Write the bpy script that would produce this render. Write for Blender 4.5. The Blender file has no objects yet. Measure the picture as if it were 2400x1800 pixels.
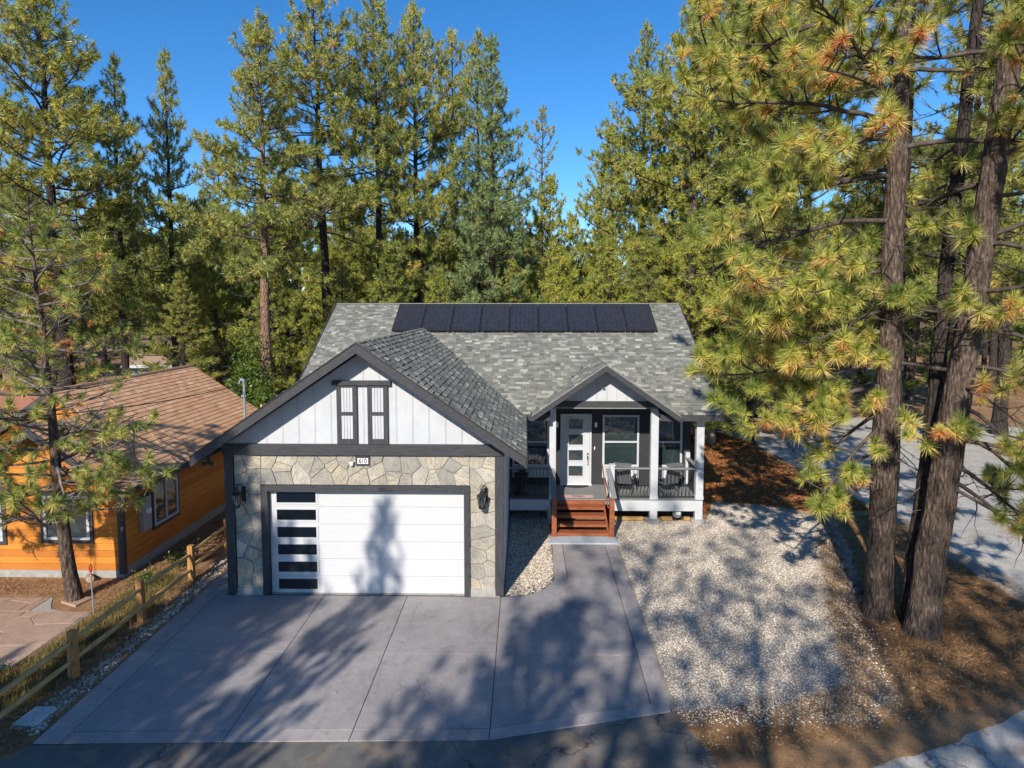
import bpy, math, random
import numpy as np
from mathutils import Matrix, Vector
R = math.radians
sc = bpy.context.scene
COL = sc.collection

# ------------------------------------------------------------------ camera, sky, sun
cam_d = bpy.data.cameras.new('camera'); cam = bpy.data.objects.new('camera', cam_d); COL.objects.link(cam)
cam.location = (0, 0, 7.3); cam.rotation_euler = (R(90 - 4.5), 0, R(1.1))
cam_d.sensor_width = 36; cam_d.lens = 36 * 0.65; cam_d.shift_y = -0.0254
cam_d.clip_start = 0.1; cam_d.clip_end = 2000
sc.camera = cam
SUN_EL, SUN_AZ = R(31.5), R(16)          # light travels towards +Y, drifting to +X
world = bpy.data.worlds.new('World'); sc.world = world; world.use_nodes = True
wn = world.node_tree; wn.nodes.clear()
sky = wn.nodes.new('ShaderNodeTexSky'); sky.sky_type = 'NISHITA'; sky.sun_disc = False
sky.sun_elevation = SUN_EL; sky.sun_rotation = R(180) + SUN_AZ
sky.altitude = 2000; sky.air_density = 1.0; sky.dust_density = 0.2; sky.ozone_density = 4.0
bg = wn.nodes.new('ShaderNodeBackground'); bg.inputs['Strength'].default_value = 0.115
hs = wn.nodes.new('ShaderNodeHueSaturation'); hs.inputs['Saturation'].default_value = 1.25
wo = wn.nodes.new('ShaderNodeOutputWorld')
wn.links.new(sky.outputs[0], hs.inputs['Color']); wn.links.new(hs.outputs[0], bg.inputs[0]); wn.links.new(bg.outputs[0], wo.inputs[0])
sl = bpy.data.lights.new('sun', 'SUN'); sl.energy = 4.1; sl.angle = R(0.55); sl.color = (1.0, 0.93, 0.82)
so = bpy.data.objects.new('sun', sl); COL.objects.link(so)
ldir = Vector((math.sin(SUN_AZ) * math.cos(SUN_EL), math.cos(SUN_AZ) * math.cos(SUN_EL), -math.sin(SUN_EL)))
so.rotation_euler = ldir.to_track_quat('-Z', 'Y').to_euler(); so.location = (-10, -20, 30)
sc.view_settings.view_transform = 'Standard'; sc.view_settings.look = 'None'
sc.view_settings.exposure = 0.68; sc.view_settings.gamma = 1.0
sc.render.engine = 'CYCLES'
sc.cycles.max_bounces = 6; sc.cycles.diffuse_bounces = 3; sc.cycles.transparent_max_bounces = 6

# ------------------------------------------------------------------ materials
def nodes_of(name):
    m = bpy.data.materials.new(name); m.use_nodes = True
    t = m.node_tree; t.nodes.clear()
    o = t.nodes.new('ShaderNodeOutputMaterial'); p = t.nodes.new('ShaderNodeBsdfPrincipled')
    t.links.new(p.outputs[0], o.inputs[0])
    return m, t, p, o
def N(t, kind, **kw):
    n = t.nodes.new(kind)
    for k, v in kw.items(): setattr(n, k, v)
    return n
def ramp(t, fac, stops):
    r = t.nodes.new('ShaderNodeValToRGB')
    while len(r.color_ramp.elements) > 1: r.color_ramp.elements.remove(r.color_ramp.elements[-1])
    for i, (p, c) in enumerate(stops):
        e = r.color_ramp.elements[0] if i == 0 else r.color_ramp.elements.new(p)
        e.position = p; e.color = (*c, 1)
    t.links.new(fac, r.inputs[0])
    return r.outputs[0]
def mixc(t, a, b, fac, mode='MIX'):
    n = t.nodes.new('ShaderNodeMix'); n.data_type = 'RGBA'; n.blend_type = mode
    for s, v in ((n.inputs[6], a), (n.inputs[7], b)):
        if isinstance(v, tuple): s.default_value = (*v, 1)
        else: t.links.new(v, s)
    if isinstance(fac, (int, float)): n.inputs[0].default_value = fac
    else: t.links.new(fac, n.inputs[0])
    return n.outputs[2]
def coords(t, stretch=(1, 1, 1), kind='Object'):
    c = t.nodes.new('ShaderNodeTexCoord'); m = t.nodes.new('ShaderNodeMapping')
    m.inputs['Scale'].default_value = stretch
    t.links.new(c.outputs[kind], m.inputs[0]); return m.outputs[0]
def noise(t, vec, scale, detail=4, rough=0.55, dist=0.0):
    n = t.nodes.new('ShaderNodeTexNoise'); n.inputs['Scale'].default_value = scale
    n.inputs['Detail'].default_value = detail; n.inputs['Roughness'].default_value = rough
    n.inputs['Distortion'].default_value = dist
    t.links.new(vec, n.inputs['Vector']); return n.outputs['Fac']
def noiseC(t, vec, scale):
    n = t.nodes.new('ShaderNodeTexNoise'); n.inputs['Scale'].default_value = scale; n.inputs['Detail'].default_value = 5; t.links.new(vec, n.inputs['Vector']); return n.outputs['Color']
def bump(t, p, h, strength, dist):
    b = t.nodes.new('ShaderNodeBump'); b.inputs['Strength'].default_value = strength
    b.inputs['Distance'].default_value = dist
    t.links.new(h, b.inputs['Height']); t.links.new(b.outputs[0], p.inputs['Normal'])
def attr(t, name='tint'):
    a = t.nodes.new('ShaderNodeAttribute'); a.attribute_name = name; return a.outputs['Fac']
def setp(p, rough=0.8, spec=0.3, metal=0.0):
    p.inputs['Roughness'].default_value = rough; p.inputs['Specular IOR Level'].default_value = spec
    p.inputs['Metallic'].default_value = metal

def simple(name, col, col2=None, scale=4.0, rough=0.75, spec=0.3, stretch=(1, 1, 1), bs=0.0, bscale=60, bd=0.01, metal=0.0, lo=0.35, hi=0.65):
    m, t, p, o = nodes_of(name); setp(p, rough, spec, metal)
    v = coords(t, stretch)
    col2 = col2 or tuple(c * 0.8 for c in col)
    n = noise(t, v, scale, 6, 0.6)
    t.links.new(ramp(t, n, [(lo, col2), (hi, col)]), p.inputs['Base Color'])
    if bs: bump(t, p, noise(t, v, bscale, 5, 0.65), bs, bd)
    return m
def tinted(name, stops, rough=0.85, spec=0.2, grain=0.35, gscale=60, stretch=(1, 1, 1), bs=0.4, bd=0.006, patch=0.0):
    m, t, p, o = nodes_of(name); setp(p, rough, spec)
    v = coords(t, stretch)
    base = ramp(t, attr(t), stops)
    g = noise(t, v, gscale, 4, 0.7)
    base = mixc(t, base, ramp(t, g, [(0.25, (1 - grain,) * 3), (0.75, (1 + grain,) * 3)]), 1.0, 'MULTIPLY')
    if patch: base = mixc(t, base, ramp(t, noise(t, coords(t), 0.7, 3), [(0.3, (1 - patch,) * 3), (0.7, (1 + patch,) * 3)]), 1.0, 'MULTIPLY')
    t.links.new(base, p.inputs['Base Color'])
    if bs: bump(t, p, g, bs, bd)
    return m

MT = {}
MT['white'] = simple('white_paint', (0.50, 0.51, 0.53), (0.45, 0.46, 0.48), 2.5, 0.55, 0.3, bs=0.15, bscale=90, bd=0.003)
MT['panelw'] = simple('garage_white', (0.54, 0.54, 0.545), (0.50, 0.50, 0.51), 3, 0.45, 0.4, (1, 1, 14), bs=0.25, bscale=22, bd=0.003)
MT['charcoal'] = simple('charcoal_stained_wood', (0.058, 0.058, 0.064), (0.030, 0.030, 0.034), 5, 0.6, 0.35, (1, 6, 9), bs=0.5, bscale=16, bd=0.006)
MT['charcoalv'] = simple('charcoal_stained_wood_upright', (0.058, 0.058, 0.064), (0.030, 0.030, 0.034), 5, 0.6, 0.35, (9, 6, 1), bs=0.5, bscale=16, bd=0.006)
MT['darkwall'] = simple('charcoal_siding', (0.036, 0.036, 0.042), (0.026, 0.026, 0.03), 5, 0.65, 0.3, (6, 6, 1), bs=0.3, bscale=20, bd=0.004)
MT['greyrail'] = simple('grey_rail_paint', (0.24, 0.245, 0.25), (0.20, 0.205, 0.21), 6, 0.6, 0.3)
MT['deck'] = simple('grey_deck_board', (0.23, 0.235, 0.235), (0.16, 0.165, 0.165), 6, 0.7, 0.25, (1, 12, 1), bs=0.3, bscale=20, bd=0.003)
MT['black'] = simple('black_metal', (0.012, 0.012, 0.013), (0.02, 0.02, 0.02), 8, 0.45, 0.5)
MT['stair'] = simple('redwood_stain', (0.33, 0.105, 0.042), (0.18, 0.052, 0.022), 3, 0.55, 0.35, (1, 9, 9), bs=0.35, bscale=14, bd=0.004)
MT['fence'] = simple('cedar_rail', (0.62, 0.39, 0.165), (0.40, 0.23, 0.09), 3, 0.75, 0.25, (8, 1, 8), bs=0.6, bscale=14, bd=0.008)
MT['post'] = simple('cedar_post', (0.50, 0.245, 0.085), (0.30, 0.14, 0.055), 3, 0.75, 0.25, (8, 8, 1), bs=0.6, bscale=14, bd=0.008)
MT['conc'] = simple('pale_concrete', (0.36, 0.35, 0.32), (0.27, 0.26, 0.24), 7, 0.85, 0.2, bs=0.3, bscale=40, bd=0.004)
MT['mortar'] = simple('grey_mortar', (0.37, 0.35, 0.32), (0.29, 0.275, 0.255), 18, 0.9, 0.1, bs=0.5, bscale=90, bd=0.006)
MT['landing'] = simple('blue_grey_concrete', (0.40, 0.44, 0.48), (0.33, 0.36, 0.40), 5, 0.8, 0.2)
MT['tealwall'] = simple('teal_siding', (0.16, 0.26, 0.24), (0.13, 0.21, 0.2), 5)
MT['tanroof'] = simple('tan_shingle', (0.34, 0.24, 0.16), (0.25, 0.17, 0.12), 20)
MT['redroof'] = simple('red_shingle', (0.36, 0.15, 0.09), (0.26, 0.11, 0.07), 12)
MT['rock'] = simple('tan_boulder', (0.42, 0.30, 0.20), (0.26, 0.20, 0.15), 5, 0.9, 0.1, bs=0.8, bscale=18, bd=0.03)
MT['greyrock'] = simple('grey_brown_rock', (0.27, 0.22, 0.19), (0.15, 0.13, 0.12), 8, 0.9, 0.1, bs=0.8, bscale=25, bd=0.02)
MT['steel'] = simple('galvanised_steel', (0.32, 0.37, 0.40), (0.24, 0.28, 0.3), 12, 0.45, 0.5, metal=0.3)
MT['tanpipe'] = simple('tan_painted_pipe', (0.50, 0.36, 0.20), (0.36, 0.24, 0.14), 14, 0.7)
MT['greymeter'] = simple('grey_meter_enamel', (0.30, 0.32, 0.33), (0.25, 0.27, 0.28), 9, 0.4, 0.5)
MT['lid'] = simple('pale_lid', (0.56, 0.58, 0.56), (0.45, 0.47, 0.46), 5, 0.8, 0.2, bs=0.2, bscale=40)
MT['red'] = simple('red_marker', (0.45, 0.03, 0.02), None, 8, 0.5)
MT['pot'] = simple('black_pot', (0.02, 0.02, 0.022), (0.03, 0.03, 0.032), 6, 0.5, 0.4)
MT['palm'] = simple('green_frond', (0.05, 0.16, 0.03), (0.03, 0.10, 0.02), 10, 0.5, 0.4)
MT['chairgrey'] = simple('slate_grey_chair', (0.15, 0.155, 0.165), (0.11, 0.115, 0.12), 6, 0.6, 0.3, (1, 8, 1))
MT['mat'] = simple('dark_coir', (0.05, 0.05, 0.052), (0.03, 0.03, 0.03), 60, 0.95, 0.1, bs=0.5, bscale=150)
MT['plate'] = simple('white_plate', (0.80, 0.80, 0.78), (0.76, 0.76, 0.74), 4, 0.4)
MT['timber'] = simple('tan_landscape_timber', (0.45, 0.27, 0.11), (0.3, 0.17, 0.07), 5, 0.8, 0.2, (1, 8, 8))
MT['cable'] = simple('grey_cable', (0.05, 0.05, 0.055), None, 6, 0.6)
MT['interior'] = simple('painted_dim_room', (0.03, 0.035, 0.035), (0.02, 0.022, 0.022), 2, 0.9)  # flat window backing, the dimness of an unlit room put into its colour
MT['curtain'] = simple('pale_green_curtain', (0.30, 0.40, 0.34), (0.22, 0.30, 0.26), 2, 0.9, 0.1, (14, 1, 0.3))
MT['bronze'] = simple('dark_bronze', (0.03, 0.027, 0.025), (0.045, 0.04, 0.036), 10, 0.4, 0.5, metal=0.4)
MT['orange_plank'] = tinted('orange_stained_plank', [(0, (0.43, 0.145, 0.024)), (0.5, (0.54, 0.195, 0.030)), (1, (0.62, 0.235, 0.036))], 0.6, 0.3, 0.2, 9, (0.4, 0.4, 9), 0.3, 0.004, 0.16)
MT['shingle'] = tinted('grey_slate_shingle', [(0, (0.125, 0.126, 0.114)), (0.45, (0.195, 0.197, 0.175)), (0.75, (0.270, 0.272, 0.235)), (1, (0.39, 0.385, 0.33))], 0.9, 0.15, 0.25, 120, (1, 1, 1), 0.5, 0.006, 0.06)
MT['nshingle'] = tinted('tan_orange_shingle', [(0, (0.60, 0.315, 0.17)), (0.55, (0.73, 0.42, 0.24)), (1, (0.86, 0.56, 0.35))], 0.9, 0.15, 0.18, 100, (1, 1, 1), 0.5, 0.006, 0.06)
MT['roofdeck'] = simple('dark_roof_underlay', (0.06, 0.062, 0.062), None, 10, 0.9)
MT['nroofdeck'] = simple('brown_roof_underlay', (0.14, 0.075, 0.045), None, 10, 0.9)
MT['pebble'] = tinted('gravel_pebble', [(0, (0.13, 0.10, 0.075)), (0.25, (0.31, 0.24, 0.175)), (0.6, (0.50, 0.43, 0.345)), (0.85, (0.63, 0.575, 0.50)), (1, (0.76, 0.73, 0.68))], 0.85, 0.2, 0.15, 30, bs=0)
MT['chip'] = tinted('mulch_chip', [(0, (0.16, 0.055, 0.02)), (0.5, (0.36, 0.135, 0.045)), (1, (0.55, 0.27, 0.10))], 0.9, 0.1, 0.1, 30, bs=0)
MT['litter'] = tinted('fallen_pine_needle', [(0, (0.12, 0.066, 0.035)), (0.5, (0.32, 0.175, 0.085)), (1, (0.56, 0.34, 0.16))], 0.9, 0.1, 0.0, 30, bs=0)
MT['grass'] = tinted('dry_grass', [(0, (0.07, 0.075, 0.02)), (0.5, (0.17, 0.14, 0.05)), (1, (0.36, 0.26, 0.11))], 0.9, 0.1, 0.0, 30, bs=0)

def foliage(name, stops, trans=0.3):
    m, t, p, o = nodes_of(name); setp(p, 0.42, 0.5)
    stops = [(q, tuple(min(.8, x * 1.2) for x in col)) for q, col in stops]; c = ramp(t, attr(t), stops)
    oi = t.nodes.new('ShaderNodeObjectInfo'); c = mixc(t, c, ramp(t, oi.outputs['Random'], [(0, (0.80, 0.90, 1.0)), (.5, (1.0, 1.0, 1.0)), (1, (1.04, 1.05, 0.95))]), 1.0, 'MULTIPLY'); t.links.new(c, p.inputs['Base Color'])
    tr = t.nodes.new('ShaderNodeBsdfTranslucent'); t.links.new(c, tr.inputs[0])
    mx = t.nodes.new('ShaderNodeMixShader'); mx.inputs[0].default_value = trans
    t.links.new(p.outputs[0], mx.inputs[1]); t.links.new(tr.outputs[0], mx.inputs[2]); t.links.new(mx.outputs[0], o.inputs[0])
    return m
MT['needle'] = foliage('jeffrey_pine_needles', [(0, (0.16, 0.20, 0.042)), (0.33, (0.34, 0.355, 0.075)), (0.58, (0.50, 0.46, 0.11)), (0.8, (0.66, 0.47, 0.15)), (1, (0.56, 0.23, 0.08))])
MT['needle_bg'] = foliage('olive_pine_needles', [(0, (0.15, 0.175, 0.042)), (0.4, (0.31, 0.32, 0.07)), (0.75, (0.44, 0.405, 0.085)), (1, (0.56, 0.35, 0.09))])
MT['needle_blue'] = foliage('blue_green_needles', [(0, (0.14, 0.185, 0.07)), (0.4, (0.265, 0.31, 0.105)), (0.75, (0.38, 0.385, 0.12)), (1, (0.44, 0.36, 0.11))])
MT['needle_yel'] = foliage('yellow_green_needles', [(0, (0.16, 0.19, 0.036)), (0.4, (0.325, 0.34, 0.058)), (0.75, (0.44, 0.41, 0.075)), (1, (0.54, 0.36, 0.085))])
MT['leaf'] = foliage('broad_green_leaf', [(0, (0.03, 0.07, 0.012)), (0.5, (0.09, 0.14, 0.02)), (1, (0.26, 0.24, 0.03))])

def bark(name, a, b, c):
    m, t, p, o = nodes_of(name); setp(p, 0.95, 0.1)
    v = coords(t, (1, 1, 0.32))
    vo = t.nodes.new('ShaderNodeTexVoronoi'); vo.feature = 'F1'; vo.inputs['Scale'].default_value = 15; vo.inputs['Randomness'].default_value = 1.0
    t.links.new(v, vo.inputs['Vector'])
    n = noise(t, v, 16, 6, 0.7, 0.6)
    c1 = ramp(t, n, [(0.3, a), (0.52, b), (0.75, c)])
    c2 = mixc(t, c1, ramp(t, vo.outputs['Distance'], [(0.0, (1.15,) * 3), (0.65, (0.55,) * 3)]), 0.8, 'MULTIPLY')
    t.links.new(c2, p.inputs['Base Color'])
    mm = t.nodes.new('ShaderNodeMath'); mm.operation = 'SUBTRACT'
    t.links.new(n, mm.inputs[0]); t.links.new(vo.outputs['Distance'], mm.inputs[1])
    bump(t, p, mm.outputs[0], 1.0, 0.08)
    return m
MT['bark'] = bark('grey_pine_bark', (0.060, 0.042, 0.034), (0.165, 0.118, 0.092), (0.36, 0.285, 0.235))
MT['barkred'] = bark('reddish_pine_bark', (0.16, 0.090, 0.062), (0.36, 0.225, 0.155), (0.54, 0.38, 0.28))
MT['barkdark'] = bark('dark_pine_bark', (0.035, 0.028, 0.025), (0.075, 0.06, 0.052), (0.15, 0.125, 0.11))
MT['twig'] = simple('grey_twig', (0.22, 0.19, 0.17), (0.10, 0.082, 0.07), 6, 0.9, 0.1)
MT['twigdark'] = simple('brown_branch', (0.12, 0.095, 0.08), (0.06, 0.048, 0.04), 5, 0.9, 0.1)

def glass_mat(name, tint, r=0.02, dark=0.75):
    m, t, p, o = nodes_of(name)
    setp(p, r, 0.9); p.inputs['Base Color'].default_value = (*tint, 1); p.inputs['IOR'].default_value = 1.6
    n = noise(t, coords(t), 2.2, 2)
    bump(t, p, n, 0.12, 0.05)
    p.inputs['Coat Weight'].default_value = 0.6; p.inputs['Coat Roughness'].default_value = 0.02
    return m
MT['glass'] = glass_mat('window_glass', (0.020, 0.034, 0.036))
MT['blackglass'] = glass_mat('black_garage_glass', (0.006, 0.008, 0.010))
def clear_glass(name):
    m, t, p, o = nodes_of(name)
    tr = t.nodes.new('ShaderNodeBsdfTransparent'); tr.inputs[0].default_value = (0.75, 0.78, 0.78, 1)
    gl = t.nodes.new('ShaderNodeBsdfGlossy'); gl.inputs['Roughness'].default_value = 0.05
    fr = t.nodes.new('ShaderNodeFresnel'); fr.inputs[0].default_value = 1.6
    mx = t.nodes.new('ShaderNodeMixShader'); t.links.new(fr.outputs[0], mx.inputs[0])
    t.links.new(tr.outputs[0], mx.inputs[1]); t.links.new(gl.outputs[0], mx.inputs[2]); t.links.new(mx.outputs[0], o.inputs[0])
    return m
MT['clear'] = clear_glass('lantern_glass')
def solar_mat():
    m, t, p, o = nodes_of('solar_cells'); setp(p, 0.28, 0.5)
    v = coords(t, (1, 1, 1))
    b = t.nodes.new('ShaderNodeTexBrick'); b.offset = 0.0; b.inputs['Scale'].default_value = 1
    b.inputs['Brick Width'].default_value = 0.17; b.inputs['Row Height'].default_value = 0.17; b.inputs['Mortar Size'].default_value = 0.006
    b.inputs['Color1'].default_value = (0.020, 0.020, 0.027, 1); b.inputs['Color2'].default_value = (0.030, 0.030, 0.038, 1)
    b.inputs['Mortar'].default_value = (0.045, 0.045, 0.052, 1)
    t.links.new(v, b.inputs['Vector']); t.links.new(b.outputs[0], p.inputs['Base Color'])
    return m
MT['solar'] = solar_mat()
def stone_mat():
    m, t, p, o = nodes_of('buff_ledge_stone'); setp(p, 0.9, 0.15)
    inf = t.nodes.new('ShaderNodeObjectInfo')
    c = t.nodes.new('ShaderNodeTexCoord'); mp = t.nodes.new('ShaderNodeMapping'); mp.vector_type = 'POINT'
    t.links.new(c.outputs['Object'], mp.inputs[0])
    rm = t.nodes.new('ShaderNodeMath'); rm.operation = 'MULTIPLY'; rm.inputs[1].default_value = 6.28
    t.links.new(attr(t, 'spin'), rm.inputs[0])
    cx = t.nodes.new('ShaderNodeCombineXYZ'); t.links.new(rm.outputs[0], cx.inputs['Y']); t.links.new(cx.outputs[0], mp.inputs['Rotation'])
    mp2 = t.nodes.new('ShaderNodeMapping'); mp2.inputs['Scale'].default_value = (2.2, 3, 15); t.links.new(mp.outputs[0], mp2.inputs[0])
    n = noise(t, mp2.outputs[0], 3.0, 5, 0.65, 0.8); n2 = noise(t, c.outputs['Object'], 3.5, 4)
    base = ramp(t, attr(t), [(0, (0.34, 0.325, 0.295)), (0.35, (0.41, 0.38, 0.32)), (0.7, (0.47, 0.42, 0.33)), (1, (0.50, 0.475, 0.425))])
    base = mixc(t, base, ramp(t, n, [(0.3, (0.45, 0.43, 0.40)), (0.46, (0.9,) * 3), (0.7, (1.12,) * 3)]), 1.0, 'MULTIPLY')
    base = mixc(t, base, ramp(t, n2, [(0.3, (0.8, 0.8, 0.82)), (0.7, (1.12, 1.08, 1.0))]), 1.0, 'MULTIPLY')
    t.links.new(base, p.inputs['Base Color']); bump(t, p, n, 0.9, 0.03)
    return m
MT['stone'] = stone_mat()
def concrete(name, a, b, broom=(1, 18, 1)):
    m, t, p, o = nodes_of(name); setp(p, 0.7, 0.3)
    v = coords(t, (1, 1, 1), 'Object')
    n1 = noise(t, v, 0.6, 5, 0.6, 0.4); n2 = noise(t, coords(t, broom), 9, 4, 0.7); n3 = noise(t, v, 5, 6, 0.7)
    c = ramp(t, n1, [(0.3, a), (0.7, b)])
    c = mixc(t, c, ramp(t, n2, [(0.3, (0.88,) * 3), (0.7, (1.08,) * 3)]), 1, 'MULTIPLY')
    c = mixc(t, c, ramp(t, n3, [(0.3, (0.86, 0.86, 0.87)), (0.72, (1.1,) * 3)]), 1, 'MULTIPLY')
    c = mixc(t, c, ramp(t, attr(t), [(0, (0.92,) * 3), (1, (1.08,) * 3)]), 1, 'MULTIPLY')
    st = noise(t, coords(t, (1, .35, 1)), 1.3, 7, 0.7, 1.2); c = mixc(t, c, ramp(t, st, [(0.34, (0.84, 0.83, 0.83)), (0.46, (1.0,) * 3), (0.66, (1.0,) * 3), (0.78, (1.14,) * 3)]), 1, 'MULTIPLY')
    vc = t.nodes.new('ShaderNodeTexVoronoi'); vc.feature = 'DISTANCE_TO_EDGE'; vc.inputs['Scale'].default_value = .42
    wv = t.nodes.new('ShaderNodeVectorMath'); wv.operation = 'MULTIPLY_ADD'; t.links.new(noiseC(t, v, 2.5), wv.inputs[0]); wv.inputs[1].default_value = (.5, .5, .5); t.links.new(v, wv.inputs[2]); t.links.new(wv.outputs[0], vc.inputs['Vector'])
    c = mixc(t, c, ramp(t, vc.outputs['Distance'], [(0.0, (0.72,) * 3), (0.004, (1.0,) * 3)]), 1, 'MULTIPLY')
    t.links.new(c, p.inputs['Base Color']); bump(t, p, n2, 0.2, 0.004)
    return m
MT['slab'] = concrete('stamped_mauve_concrete', (0.25, 0.230, 0.230), (0.335, 0.312, 0.306))
MT['border'] = concrete('mauve_border_concrete', (0.31, 0.275, 0.265), (0.385, 0.345, 0.33))
MT['patio'] = concrete('pink_flagstone', (0.32, 0.205, 0.145), (0.46, 0.32, 0.24), (1, 1, 1))
def ground_mat():
    m, t, p, o = nodes_of('forest_soil'); setp(p, 0.95, 0.1)
    v = coords(t)
    n1 = noise(t, v, 0.25, 6, 0.6, 0.5); n2 = noise(t, v, 3.0, 8, 0.7); n3 = noise(t, v, 26, 6, 0.75)
    c = ramp(t, n1, [(0.3, (0.23, 0.135, 0.075)), (0.5, (0.36, 0.225, 0.125)), (0.7, (0.50, 0.345, 0.21))])
    c = mixc(t, c, ramp(t, n2, [(0.3, (0.6, 0.58, 0.55)), (0.7, (1.2, 1.15, 1.1))]), 1, 'MULTIPLY')
    c = mixc(t, c, ramp(t, n3, [(0.3, (0.55, 0.52, 0.5)), (0.7, (1.3,) * 3)]), 1, 'MULTIPLY')
    t.links.new(c, p.inputs['Base Color']); bump(t, p, n3, 0.7, 0.04)
    return m
MT['soil'] = ground_mat()
def asphalt(name, a, b, s=70):
    m, t, p, o = nodes_of(name); setp(p, 0.85, 0.25)
    v = coords(t); n1 = noise(t, v, 0.5, 6, 0.6, 0.6); n2 = noise(t, v, s, 5, 0.8); n3 = noise(t, v, 4, 6, 0.7)
    c = ramp(t, n1, [(0.3, a), (0.7, b)])
    c = mixc(t, c, ramp(t, n2, [(0.3, (0.65,) * 3), (0.7, (1.35,) * 3)]), 1, 'MULTIPLY')
    c = mixc(t, c, ramp(t, n3, [(0.3, (0.78, 0.77, 0.75)), (0.7, (1.12,) * 3)]), 1, 'MULTIPLY')
    c = mixc(t, c, (0.34, 0.235, 0.14), ramp(t, noise(t, v, 1.1, 7, .7, .8), [(0.52, (0,) * 3), (0.66, (.55,) * 3)]))
    vc = t.nodes.new('ShaderNodeTexVoronoi'); vc.feature = 'DISTANCE_TO_EDGE'; vc.inputs['Scale'].default_value = .3
    wv = t.nodes.new('ShaderNodeVectorMath'); wv.operation = 'MULTIPLY_ADD'; t.links.new(noiseC(t, v, 1.6), wv.inputs[0]); wv.inputs[1].default_value = (.9, .9, .9); t.links.new(v, wv.inputs[2]); t.links.new(wv.outputs[0], vc.inputs['Vector'])
    c = mixc(t, c, ramp(t, vc.outputs['Distance'], [(0.0, (0.35,) * 3), (0.006, (1.0,) * 3)]), 1, 'MULTIPLY')
    t.links.new(c, p.inputs['Base Color']); bump(t, p, n2, 0.4, 0.01)
    return m
MT['asphalt'] = asphalt('dark_asphalt', (0.12, 0.115, 0.108), (0.185, 0.178, 0.168))
MT['road'] = asphalt('worn_pale_road', (0.38, 0.36, 0.33), (0.52, 0.49, 0.45), 40)
MT['gravelbase'] = simple('gravel_bed', (0.47, 0.41, 0.34), (0.26, 0.21, 0.16), 55, 0.95, 0.1, bs=0.8, bscale=45, bd=0.03)
MT['mulchbase'] = simple('mulch_bed', (0.36, 0.15, 0.055), (0.17, 0.062, 0.024), 22, 0.95, 0.1, bs=0.9, bscale=40, bd=0.04, lo=0.3, hi=0.7)
MT['hill'] = simple('added_ridge_forest', (0.10, 0.115, 0.04), (0.035, 0.045, 0.02), .25, 0.95, 0.1, bs=.8, bscale=.3, bd=2.0)
def doormat():
    m, t, p, o = nodes_of('brick_print_mat'); setp(p, 0.95, 0.1)
    b = t.nodes.new('ShaderNodeTexBrick'); b.inputs['Scale'].default_value = 1
    b.inputs['Brick Width'].default_value = 0.17; b.inputs['Row Height'].default_value = 0.085; b.inputs['Mortar Size'].default_value = 0.012
    b.inputs['Color1'].default_value = (0.62, 0.58, 0.56, 1); b.inputs['Color2'].default_value = (0.48, 0.40, 0.38, 1); b.inputs['Mortar'].default_value = (0.35, 0.10, 0.09, 1)
    t.links.new(coords(t), b.inputs['Vector']); t.links.new(b.outputs[0], p.inputs['Base Color'])
    return m
MT['brickmat'] = doormat()

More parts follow.
